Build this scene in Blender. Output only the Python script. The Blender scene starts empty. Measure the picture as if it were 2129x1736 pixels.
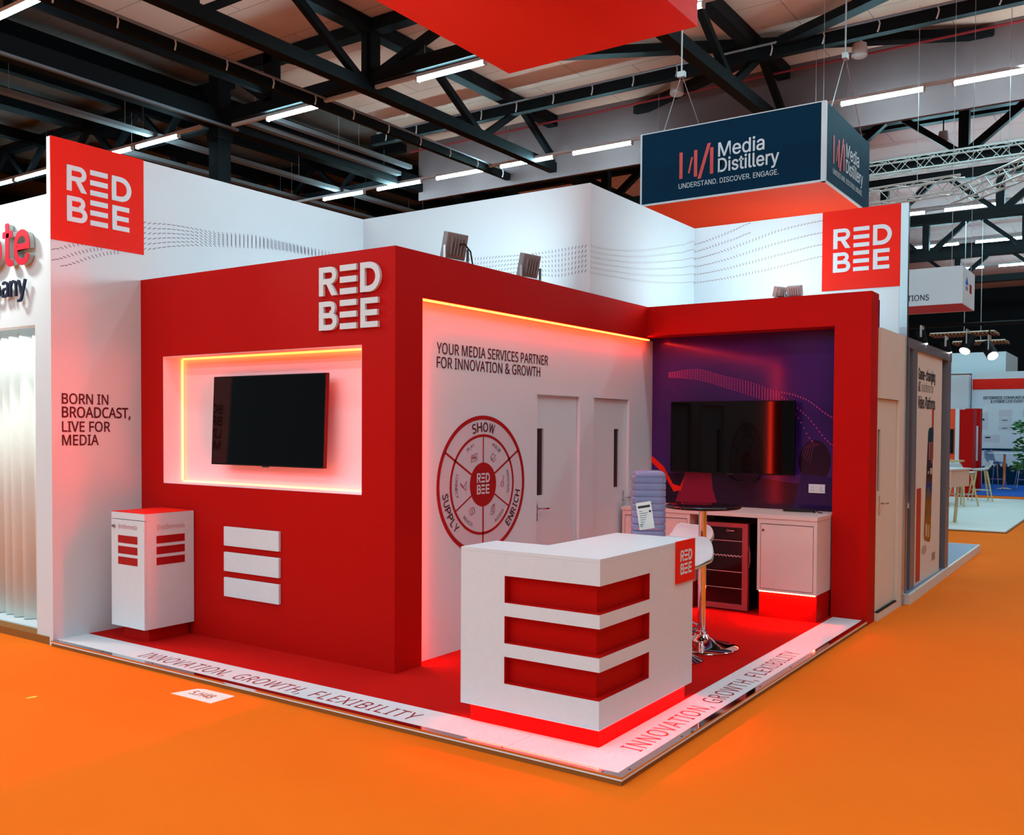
import bpy, bmesh, math, os, random
from mathutils import Vector, Matrix, Euler
random.seed(7)
S = bpy.context.scene
COL = S.collection

# ------------------------------------------------------------------ camera
W_, H_ = 2129, 1736
F_PX = 1929.7338
cam_d = bpy.data.cameras.new('camera')
cam = bpy.data.objects.new('camera', cam_d)
COL.objects.link(cam)
R_ = Vector((0.83860146, 0.54470434, 0.0066914))
U_ = Vector((-0.0193227, 0.01746803, 0.99966069))
F_ = Vector((-0.54440264, 0.83844621, -0.02517388))
m = Matrix((R_, U_, -F_)).transposed().to_4x4()
m.translation = Vector((2.1727, -3.9315, 1.7433))
cam.matrix_world = m
cam_d.sensor_fit = 'HORIZONTAL'
cam_d.sensor_width = 36.0
cam_d.lens = 36.0 * F_PX / W_
cam_d.shift_x = -96.69 / W_
cam_d.shift_y = 71.65 / W_
cam_d.clip_end = 200
S.camera = cam

# ------------------------------------------------------------------ world, exposure
world = bpy.data.worlds.new('world')
S.world = world
world.use_nodes = True
bg = world.node_tree.nodes['Background']
bg.inputs[0].default_value = (0.70, 0.92, 1.0, 1)
bg.inputs[1].default_value = 0.18
S.view_settings.view_transform = 'Standard'
S.view_settings.look = 'None'
S.view_settings.exposure = 0.0
S.view_settings.gamma = 1.0
S.view_settings.use_curve_mapping = False
S.cycles.use_denoising = True
S.cycles.max_bounces = 8
S.cycles.diffuse_bounces = 4
S.cycles.glossy_bounces = 3
S.cycles.transmission_bounces = 6
S.cycles.sample_clamp_indirect = 6.0
S.cycles.caustics_reflective = False
S.cycles.caustics_refractive = False

TUBE = 115.0            # strength of the ceiling tubes
LED = 34.0              # strength of the red LED tape
FLOOD = 17.0           # watts of each floodlight


def area_lamp(name, loc, target, size, size_y, power, color, spread=math.pi):
    l = bpy.data.lights.new(name, 'AREA')
    l.shape = 'RECTANGLE'
    l.size, l.size_y = size, size_y
    l.energy = power
    l.color = color
    l.spread = spread
    o = bpy.data.objects.new(name, l)
    COL.objects.link(o)
    o.location = loc
    o.rotation_euler = (Vector(target) - Vector(loc)).to_track_quat('-Z', 'Y').to_euler()
    return o


# the hall's other lamp rows, above and behind the camera
COOL = (0.50, 1.0, 1.15)
COOL_UP = (0.62, 0.93, 1.0)
for y, x, ln, dn, up in ((-1.8, -3, 28, 330, 480), (-7.0, -4, 28, 540, 480), (-12.2, -8, 28, 1050, 340), (-17.4, -9, 28, 1350, 200), (3.45, -2, 16, 280, 320), (8.8, 2, 12, 200, 260), (14.05, 5, 10, 150, 180)):
    area_lamp('hall_row_lamp', (x, y, 7.95), (x, y, 0), ln, 0.25, dn, COOL)
    area_lamp('hall_row_lamp', (x, y, 8.05), (x, y, 20), ln, 0.25, up, COOL_UP)


# ------------------------------------------------------------------ helpers: colour and materials
def lin(v):
    v /= 255.0
    return v / 12.92 if v <= 0.04045 else ((v + 0.055) / 1.055) ** 2.4


def c(r, g, b):
    return (lin(r), lin(g), lin(b), 1.0)


def mat(name, rgb, rough=0.5, metal=0.0, var=0.04, scale=30.0, bump=0.0, spec=0.25, coat=0.0):
    mt = bpy.data.materials.new(name)
    mt.use_nodes = True
    nt = mt.node_tree
    p = nt.nodes['Principled BSDF']
    tc = nt.nodes.new('ShaderNodeTexCoord')
    nz = nt.nodes.new('ShaderNodeTexNoise')
    nz.inputs['Scale'].default_value = scale
    nz.inputs['Detail'].default_value = 4
    nt.links.new(tc.outputs['Object'], nz.inputs['Vector'])
    mx = nt.nodes.new('ShaderNodeMix')
    mx.data_type = 'RGBA'
    a = [x * (1 - var) for x in rgb[:3]] + [1]
    b = [min(1, x * (1 + var)) for x in rgb[:3]] + [1]
    mx.inputs['A'].default_value = a
    mx.inputs['B'].default_value = b
    nt.links.new(nz.outputs['Fac'], mx.inputs['Factor'])
    nt.links.new(mx.outputs['Result'], p.inputs['Base Color'])
    p.inputs['Roughness'].default_value = rough
    p.inputs['Metallic'].default_value = metal
    p.inputs['Specular IOR Level'].default_value = spec
    p.inputs['Coat Weight'].default_value = coat
    if bump:
        bp = nt.nodes.new('ShaderNodeBump')
        bp.inputs['Strength'].default_value = bump
        bp.inputs['Distance'].default_value = 0.01
        nt.links.new(nz.outputs['Fac'], bp.inputs['Height'])
        nt.links.new(bp.outputs['Normal'], p.inputs['Normal'])
    return mt


def emit(name, rgb, strength):
    mt = bpy.data.materials.new(name)
    mt.use_nodes = True
    nt = mt.node_tree
    p = nt.nodes['Principled BSDF']
    p.inputs['Base Color'].default_value = (0.8, 0.8, 0.8, 1)
    p.inputs['Emission Color'].default_value = (*rgb[:3], 1)
    p.inputs['Emission Strength'].default_value = strength
    return mt


def glass(name, rgb, rough=0.02, ior=1.45):
    mt = bpy.data.materials.new(name)
    mt.use_nodes = True
    p = mt.node_tree.nodes['Principled BSDF']
    p.inputs['Base Color'].default_value = rgb
    p.inputs['Roughness'].default_value = rough
    p.inputs['Transmission Weight'].default_value = 1.0
    p.inputs['IOR'].default_value = ior
    return mt


M = {}
M['white'] = mat('white laminate', c(218, 224, 230), 0.45)
M['wall_white'] = mat('white wall board', c(218, 224, 230), 0.5, var=0.015, scale=3)
M['cream'] = mat('cream wall board', c(228, 214, 200), 0.5, var=0.02, scale=3)
M['red'] = mat('red painted board', (0.50, 0.005, 0.0035, 1), 0.5, var=0.03, scale=2, spec=0.06)
M['red_sign'] = mat('red sign vinyl', (0.86, 0.020, 0.010, 1), 0.5, var=0.02, spec=0.1)
M['red_carpet'] = mat('red carpet', (0.52, 0.005, 0.003, 1), 0.95, var=0.12, scale=400, bump=0.3, spec=0.1)
M['red_print'] = mat('red print', c(168, 14, 16), 0.5)
M['maroon'] = mat('maroon lettering', c(88, 22, 28), 0.55)
M['strip_ink'] = mat('red brown lettering ink', c(150, 40, 44), 0.5)
M['grey_ink'] = mat('grey dash ink', c(120, 112, 128), 0.6)
M['pink_ink'] = mat('faded red ink', c(206, 130, 130), 0.6)
M['navy'] = mat('navy panel', c(0, 42, 68), 0.6, var=0.03, spec=0.08)
M['navy_ink'] = mat('navy lettering', c(30, 34, 58), 0.5)
M['salmon'] = mat('salmon red print', c(222, 84, 82), 0.5)
M['orange_red'] = mat('orange red panel', (0.92, 0.07, 0.02, 1), 0.6)
M['black'] = mat('black steel', c(13, 14, 17), 0.6, var=0.15, scale=4, spec=0.12)
M['dark_bay'] = mat('matt black ductwork', c(9, 9, 11), 0.8, var=0.2, scale=3, spec=0.05)
M['black_gloss'] = mat('black gloss', c(6, 6, 8), 0.12)
M['screen'] = mat('dark screen', c(4, 4, 5), 0.055, var=0.0, spec=0.22)
M['dark_grey'] = mat('dark grey', c(58, 56, 60), 0.5)
M['grey_board'] = mat('grey bulkhead board', c(104, 78, 77), 0.8, var=0.08, scale=1.2)
M['alu'] = mat('aluminium', c(196, 198, 202), 0.32, 1.0)
M['lip'] = mat('white aluminium lip', c(236, 234, 232), 0.4)
M['mirror_trim'] = mat('polished aluminium trim', c(214, 210, 214), 0.05, 1.0, var=0.0)
M['chrome'] = mat('chrome', c(225, 225, 230), 0.06, 1.0, var=0.0)
M['steel'] = mat('brushed steel', c(160, 150, 150), 0.3, 1.0)
M['grey_post'] = mat('grey metal post', c(128, 126, 134), 0.4, 0.4)
M['silver'] = mat('silver floodlight casing', c(150, 146, 148), 0.45, 0.3)
M['track'] = mat('pale lighting track', c(206, 198, 200), 0.5)
M['tray'] = mat('grey cable tray', c(104, 98, 100), 0.7)
M['cable'] = mat('black cable', c(20, 20, 22), 0.5)
M['wire'] = mat('steel wire', c(190, 190, 190), 0.4, 0.6)
M['tan'] = mat('brown fibreboard edge', (0.30, 0.11, 0.02, 1), 0.7, var=0.1, scale=60)
M['wood'] = mat('pale wood', c(206, 178, 128), 0.5, var=0.1, scale=12)
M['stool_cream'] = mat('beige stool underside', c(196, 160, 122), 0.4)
M['blue'] = mat('blue carpet', c(20, 92, 190), 0.9, var=0.1, scale=200)
M['blue_grey'] = mat('blue grey plastic', c(120, 130, 160), 0.4)
M['leaf'] = mat('green leaf', c(44, 104, 40), 0.45, var=0.25, scale=20)
M['paper'] = mat('white paper', c(240, 236, 232), 0.7)
M['tube'] = emit('lit tube', COOL, TUBE)
M['led'] = emit('red led tape', (1.0, 0.026, 0.004), LED)
M['led_tape'] = emit('red led tape glow', (1.0, 0.0008, 0.0007), 650.0)
M['led_amber'] = emit('red led dots under the counter', (1.0, 0.014, 0.003), 60.0)
M['led_side'] = emit('red led tape facing sideways', (1.0, 0.003, 0.002), 600.0)
M['led_dot'] = emit('red led dots', (1.0, 0.06, 0.025), 260.0)
M['spot_lens'] = emit('lit spotlight lens', (0.95, 0.98, 1.0), 12.0)
M['flood_lens'] = emit('lit floodlight lens', (0.92, 0.96, 1.0), 8.0)
M['pane'] = mat('dark glass pane', c(70, 44, 48), 0.08)
M['bottle'] = glass('pale blue bottle plastic', c(176, 184, 232), 0.22, 1.25)
M['bottle'].node_tree.nodes['Principled BSDF'].inputs['Transmission Weight'].default_value = 0.6
M['smoked'] = mat('smoked glass top', c(22, 14, 17), 0.06)
M['fridge_glass'] = mat('dark fridge glass', c(34, 12, 18), 0.05)
M['fridge_frame'] = mat('satin metal fridge door frame', c(160, 84, 92), 0.35, 0.35)  # pink cast is reflected red carpet light put into the metal's base colour
M['shelf_wire'] = mat('shelf wire', c(205, 180, 185), 0.3, 0.6)


def orange_floor():
    mt = mat('orange carpet', (0.90, 0.215, 0.012, 1), 0.95, var=0.0, spec=0.1)
    nt = mt.node_tree
    p = nt.nodes['Principled BSDF']
    tc = nt.nodes.new('ShaderNodeTexCoord')
    n1 = nt.nodes.new('ShaderNodeTexNoise')
    n1.inputs['Scale'].default_value = 0.9
    n1.inputs['Detail'].default_value = 2
    n2 = nt.nodes.new('ShaderNodeTexNoise')
    n2.inputs['Scale'].default_value = 350
    mxa = nt.nodes.new('ShaderNodeMix')
    mxa.data_type = 'RGBA'
    mxa.inputs['A'].default_value = (0.88, 0.150, 0.006, 1)
    mxa.inputs['B'].default_value = (0.95, 0.178, 0.008, 1)
    nt.links.new(tc.outputs['Object'], n1.inputs['Vector'])
    nt.links.new(tc.outputs['Object'], n2.inputs['Vector'])
    nt.links.new(n1.outputs['Fac'], mxa.inputs['Factor'])
    nt.links.new(mxa.outputs['Result'], p.inputs['Base Color'])
    bp = nt.nodes.new('ShaderNodeBump')
    bp.inputs['Strength'].default_value = 0.15
    bp.inputs['Distance'].default_value = 0.004
    nt.links.new(n2.outputs['Fac'], bp.inputs['Height'])
    nt.links.new(bp.outputs['Normal'], p.inputs['Normal'])
    return mt


def board_ceiling(name, a, b, sx, sy):
    """ceiling boards with thin dark joints"""
    mt = bpy.data.materials.new(name)
    mt.use_nodes = True
    nt = mt.node_tree
    p = nt.nodes['Principled BSDF']
    p.inputs['Roughness'].default_value = 0.85
    tc = nt.nodes.new('ShaderNodeTexCoord')
    br = nt.nodes.new('ShaderNodeTexBrick')
    br.inputs['Scale'].default_value = 1.0
    br.inputs['Brick Width'].default_value = sx
    br.inputs['Row Height'].default_value = sy
    br.inputs['Mortar Size'].default_value = 0.012
    br.inputs['Color1'].default_value = a
    br.inputs['Color2'].default_value = b
    br.inputs['Mortar'].default_value = [x * 0.55 for x in a[:3]] + [1]
    nt.links.new(tc.outputs['Object'], br.inputs['Vector'])
    nt.links.new(br.outputs['Color'], p.inputs['Base Color'])
    return mt


def graphic_print():
    """printed purple picture: purple at the top, darker at the foot"""
    mt = bpy.data.materials.new('purple printed graphic')
    mt.use_nodes = True
    nt = mt.node_tree
    p = nt.nodes['Principled BSDF']
    tc = nt.nodes.new('ShaderNodeTexCoord')
    nz = nt.nodes.new('ShaderNodeTexNoise')
    nz.inputs['Scale'].default_value = 0.9
    nz.inputs['Detail'].default_value = 1.5
    rp = nt.nodes.new('ShaderNodeValToRGB')
    rp.color_ramp.elements[0].position = 0.3
    rp.color_ramp.elements[0].color = c(26, 16, 74)
    rp.color_ramp.elements[1].position = 0.7
    rp.color_ramp.elements[1].color = c(74, 32, 112)
    nt.links.new(tc.outputs['Object'], nz.inputs['Vector'])
    nt.links.new(nz.outputs['Fac'], rp.inputs['Fac'])
    nt.links.new(rp.outputs['Color'], p.inputs['Base Color'])
    p.inputs['Roughness'].default_value = 0.12
    p.inputs['Specular IOR Level'].default_value = 0.3
    return mt


M['orange_floor'] = orange_floor()
M['ceil_beige'] = board_ceiling('beige ceiling boards', c(224, 174, 154), c(218, 168, 148), 2.4, 1.2)
M['ceil_pink'] = board_ceiling('pinkish ceiling boards', c(222, 180, 176), c(216, 174, 170), 2.4, 1.2)
M['ceil_brown'] = board_ceiling('dark brown ceiling planks', c(88, 64, 54), c(78, 58, 49), 6.0, 0.5)
M['graphic'] = graphic_print()


# ------------------------------------------------------------------ helpers: geometry
class MB:
    def __init__(self):
        self.v, self.f = [], []

    def add(self, vs, fs):
        n = len(self.v)
        self.v += [tuple(x) for x in vs]
        self.f += [tuple(i + n for i in f) for f in fs]
        return self

    def box(self, x0, x1, y0, y1, z0, z1):
        return self.add([(x0, y0, z0), (x1, y0, z0), (x1, y1, z0), (x0, y1, z0), (x0, y0, z1), (x1, y0, z1), (x1, y1, z1), (x0, y1, z1)],
                        [(0, 3, 2, 1), (4, 5, 6, 7), (0, 1, 5, 4), (1, 2, 6, 5), (2, 3, 7, 6), (3, 0, 4, 7)])

    def beam(self, p, q, w, h, up=(0, 0, 1)):
        p, q = Vector(p), Vector(q)
        d = (q - p).normalized()
        u = Vector(up)
        if abs(d.dot(u)) > 0.98:
            u = Vector((0, 1, 0))
        s = d.cross(u).normalized()
        t = s.cross(d).normalized()
        vs = []
        for a in (p, q):
            for i, j in ((-1, -1), (1, -1), (1, 1), (-1, 1)):
                vs.append(a + s * (i * w / 2) + t * (j * h / 2))
        return self.add(vs, [(0, 1, 2, 3), (7, 6, 5, 4), (0, 4, 5, 1), (1, 5, 6, 2), (2, 6, 7, 3), (3, 7, 4, 0)])

    def tube(self, pts, r, n=10, caps=True, taper=None):
        pts = [Vector(p) for p in pts]
        rings = []
        prev = None
        for i, p in enumerate(pts):
            d = (pts[min(i + 1, len(pts) - 1)] - pts[max(i - 1, 0)]).normalized()
            if prev is None:
                u = Vector((0, 0, 1)) if abs(d.z) < 0.9 else Vector((1, 0, 0))
            else:
                u = prev
            s = d.cross(u).normalized()
            t = s.cross(d).normalized()
            prev = t
            rr = r if taper is None else taper[i]
            rings.append([p + (s * math.cos(2 * math.pi * k / n) + t * math.sin(2 * math.pi * k / n)) * rr for k in range(n)])
        vs = [v for ring in rings for v in ring]
        fs = []
        for i in range(len(rings) - 1):
            for k in range(n):
                fs.append((i * n + k, i * n + (k + 1) % n, (i + 1) * n + (k + 1) % n, (i + 1) * n + k))
        if caps:
            fs.append(tuple(range(n - 1, -1, -1)))
            fs.append(tuple((len(rings) - 1) * n + k for k in range(n)))
        return self.add(vs, fs)

    def lathe(self, prof, n=40, cx=0, cy=0, sq=None):
        """prof: list of (r, z); sq: superellipse power for a rounded square section"""
        vs, fs = [], []
        for r, z in prof:
            for k in range(n):
                a = 2 * math.pi * k / n
                ca, sa = math.cos(a), math.sin(a)
                rr = r
                if sq:
                    rr = r / (abs(ca) ** sq + abs(sa) ** sq) ** (1 / sq)
                vs.append((cx + rr * ca, cy + rr * sa, z))
        for i in range(len(prof) - 1):
            for k in range(n):
                fs.append((i * n + k, i * n + (k + 1) % n, (i + 1) * n + (k + 1) % n, (i + 1) * n + k))
        fs.append(tuple(range(n - 1, -1, -1)))
        fs.append(tuple((len(prof) - 1) * n + k for k in range(n)))
        return self.add(vs, fs)

    def prism(self, poly, z0, z1):
        n = len(poly)
        vs = [(x, y, z0) for x, y in poly] + [(x, y, z1) for x, y in poly]
        fs = [tuple(range(n - 1, -1, -1)), tuple(range(n, 2 * n))]
        fs += [(i, (i + 1) % n, n + (i + 1) % n, n + i) for i in range(n)]
        return self.add(vs, fs)

    def plate(self, fr, poly, d0, d1):
        """prism of a 2-D outline on a frame fr = (origin, xdir, updir); thickness along xdir x updir from d0 to d1"""
        o, x, u = (Vector(a) for a in fr)
        nrm = x.cross(u)
        n = len(poly)
        vs = [o + x * a + u * b + nrm * d0 for a, b in poly] + [o + x * a + u * b + nrm * d1 for a, b in poly]
        fs = [tuple(range(n - 1, -1, -1)), tuple(range(n, 2 * n))]
        fs += [(i, (i + 1) % n, n + (i + 1) % n, n + i) for i in range(n)]
        return self.add(vs, fs)

    def rect(self, fr, a0, b0, a1, b1, d0, d1):
        return self.plate(fr, [(a0, b0), (a1, b0), (a1, b1), (a0, b1)], d0, d1)

    def ring(self, fr, cx, cy, r0, r1, d0, d1, n=72, ry=1.0):
        o, x, u = (Vector(a) for a in fr)
        nrm = x.cross(u)
        vs, fs = [], []
        for k in range(n):
            a = 2 * math.pi * k / n
            for r, d in ((r0, d0), (r1, d0), (r1, d1), (r0, d1)):
                vs.append(o + x * (cx + r * math.cos(a)) + u * (cy + ry * r * math.sin(a)) + nrm * d)
        for k in range(n):
            j = (k + 1) % n
            for q in range(4):
                fs.append((4 * k + q, 4 * k + (q + 1) % 4, 4 * j + (q + 1) % 4, 4 * j + q))
        return self.add(vs, fs)

    def disc(self, fr, cx, cy, r, d0, d1, n=48, ry=1.0):
        return self.plate(fr, [(cx + r * math.cos(2 * math.pi * k / n), cy + ry * r * math.sin(2 * math.pi * k / n)) for k in range(n)], d0, d1)

    def build(self, name, material, parent=None, smooth=False, bevel=0.0):
        me = bpy.data.meshes.new(name)
        off = Vector((0, 0, 0))
        q = parent
        while q is not None:
            off += q.location
            q = q.parent
        me.from_pydata([Vector(v) - off for v in self.v], [], self.f)
        me.validate()
        bm = bmesh.new()
        bm.from_mesh(me)
        bmesh.ops.recalc_face_normals(bm, faces=bm.faces)
        bm.to_mesh(me)
        bm.free()
        me.materials.append(material)
        o = bpy.data.objects.new(name, me)
        COL.objects.link(o)
        if parent is not None:
            o.parent = parent
        if smooth:
            for p in me.polygons:
                p.use_smooth = True
            me.set_sharp_from_angle(angle=math.radians(40))
        if bevel:
            b = o.modifiers.new('bevel', 'BEVEL')
            b.width = bevel
            b.segments = 2
            b.limit_method = 'ANGLE'
        return o


def tag(o, label=None, cat=None, group=None, kind=None):
    if label:
        o['label'] = label
    if cat:
        o['category'] = cat
    if group:
        o['group'] = group
    if kind:
        o['kind'] = kind
    return o


def thing(name, loc, label, cat, group=None):
    o = bpy.data.objects.new(name, None)
    COL.objects.link(o)
    o.location = loc
    o.empty_display_size = 0.1
    return tag(o, label, cat, group)


def copy_thing(r, loc, rz, label, group=None):
    def cp(o, parent):
        k = o.copy()
        COL.objects.link(k)
        k.parent = parent
        for ch in o.children:
            cp(ch, k)
        return k
    k = cp(r, None)
    k.location = loc
    k.rotation_euler = (0, 0, rz)
    tag(k, label, None, group)
    return k


FONTS = {}
_fd = os.path.join(bpy.utils.resource_path('LOCAL'), 'datafiles', 'fonts')
for key, fn in (('noto', 'NotoSansHebrew-Regular.woff2'), ('inter', 'Inter.woff2')):
    try:
        FONTS[key] = bpy.data.fonts.load(os.path.join(_fd, fn))
    except Exception:
        FONTS[key] = None


def glyphs(body, font, bold=0.0, shear=0.0, spacing=1.0):
    """2-D mesh of a line of text, mapped to its unit bounding box"""
    cu = bpy.data.curves.new('line', 'FONT')
    if FONTS.get(font):
        cu.font = FONTS[font]
    cu.body = body
    cu.shear = shear
    cu.space_character = spacing
    cu.resolution_u = 4
    cu.fill_mode = 'FRONT'
    ob = bpy.data.objects.new('line', cu)
    COL.objects.link(ob)
    bpy.context.view_layer.update()
    dg = bpy.context.evaluated_depsgraph_get()
    me = bpy.data.meshes.new_from_object(ob.evaluated_get(dg))
    vs = [v.co.copy() for v in me.vertices]
    fs = [tuple(p.vertices) for p in me.polygons]
    bpy.data.objects.remove(ob)
    bpy.data.curves.remove(cu)
    bpy.data.meshes.remove(me)
    x0, x1 = min(v.x for v in vs), max(v.x for v in vs)
    y0, y1 = min(v.y for v in vs), max(v.y for v in vs)
    return [((v.x - x0) / (x1 - x0), (v.y - y0) / (y1 - y0)) for v in vs], fs, (x1 - x0) / (y1 - y0)


LETTERS = {
    'R': (0.86, [('r', 0, 0, 0.21, 1), ('r', 0, 0.81, 0.54, 1), ('r', 0, 0.40, 0.54, 0.59), ('a', 0.54, 0.70, 0.11, 0.30), ('q', (0.34, 0.45), (0.57, 0.45), (0.86, 0), (0.61, 0))]),
    'D': (0.92, [('r', 0, 0, 0.21, 1), ('r', 0, 0.8, 0.42, 1), ('r', 0, 0, 0.42, 0.2), ('a', 0.42, 0.5, 0.29, 0.5)]),
    'B': (0.83, [('r', 0, 0, 0.21, 1), ('r', 0, 0.82, 0.5, 1), ('r', 0, 0.42, 0.54, 0.60), ('r', 0, 0, 0.54, 0.19), ('a', 0.5, 0.745, 0.085, 0.255), ('a', 0.54, 0.30, 0.11, 0.30)]),
    'E': (0.78, [('r', 0, 0, 0.21, 1), ('r', 0, 0.805, 0.78, 1), ('r', 0, 0.40, 0.75, 0.595), ('r', 0, 0, 0.78, 0.195)]),
}


def letter(mb, fr, ch, a, b, w, h, d0, d1):
    wd, prims = LETTERS[ch]
    for p in prims:
        d1 += 0.00025
        if p[0] == 'r':
            poly = [(p[1], p[2]), (p[3], p[2]), (p[3], p[4]), (p[1], p[4])]
        elif p[0] == 'q':
            poly = list(p[1:])
        else:
            _k, cx, cy, r0, r1 = p
            an = [math.radians(-90 + 180 * k / 14) for k in range(15)]
            for k in range(14):
                pl = [(cx + r * math.cos(t), cy + r * math.sin(t)) for r, t in ((r0, an[k]), (r1, an[k]), (r1, an[k + 1]), (r0, an[k + 1]))]
                mb.plate(fr, [(a + x / wd * w, b + y * h) for x, y in pl], d0, d1)
            continue
        mb.plate(fr, [(a + x / wd * w, b + y * h) for x, y in poly], d0, d1)


def text(mb, fr, body, a, b, w, h, font='noto', d=0.002, bold=0.0, shear=0.0, depth=0.0, spacing=1.0):
    """a line of text whose box has its lower corner at (a, b) and size w x h on frame fr; w None keeps the type's own width"""
    o, x, u = (Vector(q) for q in fr)
    nrm = x.cross(u)
    pts, fs, asp = glyphs(body, font, bold, shear, spacing)
    if w is None:
        w = h * asp
    n = len(pts)
    base = [o + x * (a + p * w) + u * (b + q * h) for p, q in pts]
    mb.add([v + nrm * d for v in base], fs)
    if bold:
        for k in range(8):
            t = 2 * math.pi * k / 8
            sh = x * (bold * h * math.cos(t)) + u * (bold * h * math.sin(t)) + nrm * (d + 0.00012 * (k + 1))
            mb.add([v + sh for v in base], fs)
    if depth:
        cnt = {}
        for f in fs:
            for i in range(len(f)):
                e = (f[i], f[(i + 1) % len(f)])
                cnt[tuple(sorted(e))] = cnt.get(tuple(sorted(e)), 0) + 1
        k = len(mb.v)
        mb.add([v + nrm * d for v in base] + [v + nrm * (d - depth) for v in base], [])
        for (i, j), q in cnt.items():
            if q == 1:
                mb.f.append((k + i, k + j, k + n + j, k + n + i))
    return w


def logo_pieces(fr, a, b, w, h, d0, d1):
    """the stacked two-word mark: four letters and six bars, one MB each"""
    out = []
    for ch, x0, wd, z0, hh in (('R', 0.0, 0.30, 0.545, 0.455), ('D', 0.685, 0.315, 0.545, 0.455), ('B', 0.0, 0.30, 0.0, 0.455), ('E', 0.69, 0.275, 0.0, 0.455)):
        mb = MB()
        letter(mb, fr, ch, a + x0 * w, b + z0 * h, wd * w, hh * h, d0, d1)
        out.append(('logo_letter', mb))
    for k in range(6):
        mb = MB()
        z0 = k * 0.1816
        mb.rect(fr, a + 0.352 * w, b + z0 * h, a + 0.622 * w, b + (z0 + 0.092) * h, d0, d1)
        out.append(('logo_bar', mb))
    return out


def logo_flat(fr, a, b, w, h, d):
    mb = MB()
    for _n, q in logo_pieces(fr, a, b, w, h, d - 0.002, d):
        mb.add(q.v, q.f)
    return mb


def lerp_curve(pts, u):
    """pts: [(a, b)] sorted by a; smooth interpolation at parameter u in 0..1 along a"""
    a0, a1 = pts[0][0], pts[-1][0]
    a = a0 + (a1 - a0) * u
    for i in range(len(pts) - 1):
        if a <= pts[i + 1][0] or i == len(pts) - 2:
            t = (a - pts[i][0]) / (pts[i + 1][0] - pts[i][0])
            p0 = pts[max(i - 1, 0)][1]
            p1, p2 = pts[i][1], pts[i + 1][1]
            p3 = pts[min(i + 2, len(pts) - 1)][1]
            return a, 0.5 * ((2 * p1) + (-p0 + p2) * t + (2 * p0 - 5 * p1 + 4 * p2 - p3) * t * t + (-p0 + 3 * p1 - 3 * p2 + p3) * t ** 3)


def np_interp(t, pts):
    for (t0, a0), (t1, a1) in zip(pts, pts[1:]):
        if t <= t1:
            return a0 + (a1 - a0) * (t - t0) / (t1 - t0)
    return pts[-1][1]


AL = [(0, 40), (.12, 5), (.25, -30), (.4, -75), (.5, -95), (.56, -60), (.64, -12), (.75, -50), (.85, -85), (1, -100)]
AL2 = [(0, 20), (.4, -40), (1, -80)]
AB = [(0, 85), (.2, 60), (.4, 25), (.5, 5), (.6, -40), (.75, -85), (1, -120)]
AC = [(0, -60), (.25, -15), (.4, -80), (.7, -130), (.9, -165), (1, -160)]
AD = [(0, 40), (.2, -20), (.4, -75), (.6, -110), (.8, -140), (1, -160)]
AP = [(0, -8), (.25, -14), (.55, -22), (.7, -60), (.85, -110), (1, -115)]


def dashes(fr, top, bot, rows, step, length, width, angs, d=0.002, mb=None):
    """rows of short dashes that swing round along the wave, printed on a wall"""
    mb = mb or MB()
    o, x, u = (Vector(q) for q in fr)
    nrm = x.cross(u)
    n = max(2, int((top[-1][0] - top[0][0]) / step))
    for k in range(n + 1):
        t = k / n
        a, zt = lerp_curve(top, t)
        _a, zb = lerp_curve(bot, t)
        ang = math.radians(np_interp(t, angs))
        for r in range(rows):
            z = zt + (zb - zt) * r / max(1, rows - 1)
            ca, sa = math.cos(ang), math.sin(ang)
            cen = o + x * a + u * z + nrm * d
            e1 = (x * ca + u * sa) * (length / 2)
            e2 = (-x * sa + u * ca) * (width / 2)
            mb.add([cen - e1 - e2, cen + e1 - e2, cen + e1 + e2, cen - e1 + e2], [(0, 1, 2, 3)])
    return mb


# frames on the main wall planes: origin, direction that reads left to right, up
def fy(y):                                    # plane facing -y
    return ((0, y, 0), (1, 0, 0), (0, 0, 1))


def fx(x):                                    # plane facing +x
    return ((x, 0, 0), (0, 1, 0), (0, 0, 1))


# measured layout (metres): the stand's corner on the hall floor is the origin
ZP = 0.046                                    # platform top
XL, XT, XW, YT, YT2 = -5.142, -2.222, -2.30, 0.782, 1.062
YS, YS2, YP, YE = 4.4875, 4.74, 4.75, 5.689
ZR, ZH = 2.982, 2.659
XC = -0.325
BW = 0.306

exec_order = []
# ================================================================== the hall
MB().box(-45, 30, -22, 48, -0.05, 0).build('floor', M['orange_floor'])
tag(bpy.data.objects['floor'], 'orange carpet covering the exhibition hall floor', 'floor', kind='structure')
o = MB().box(-14.6, 12, -14, 14.95, 9.3, 9.4).build('ceiling', M['ceil_beige'])
tag(o, 'beige boarded ceiling over the red stand, in front of the grey bulkhead', 'ceiling', kind='structure')
o = MB().box(-45, -14.6, -14, 48, 9.3, 9.4).build('ceiling', M['ceil_brown'])
tag(o, 'dark brown plank ceiling beyond the black columns', 'ceiling', kind='structure')
o = MB().box(-14.6, 12, 15.05, 48, 9.0, 9.1).build('ceiling', M['ceil_pink'])
tag(o, 'pinkish boarded ceiling behind the grey bulkhead', 'ceiling', kind='structure')
o = MB().box(-14.6, 12, 14.95, 15.05, 7.8, 9.35).build('wall_bulkhead', M['grey_board'])
tag(o, 'grey bulkhead band crossing the hall under the ceiling', 'wall', kind='structure')
M['far_black'] = mat('black drape wall', c(16, 16, 20), 0.9)
o = MB().box(-45, 30, 47.5, 48, 0, 9.3).build('wall_far', M['far_black'])
tag(o, 'black far wall of the hall', 'wall', kind='structure')
o = MB().box(-45, -44.5, -14, 48, 0, 9.3).build('wall_west', M['far_black'])
tag(o, 'black side wall of the hall far beyond the columns', 'wall', kind='structure')

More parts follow.
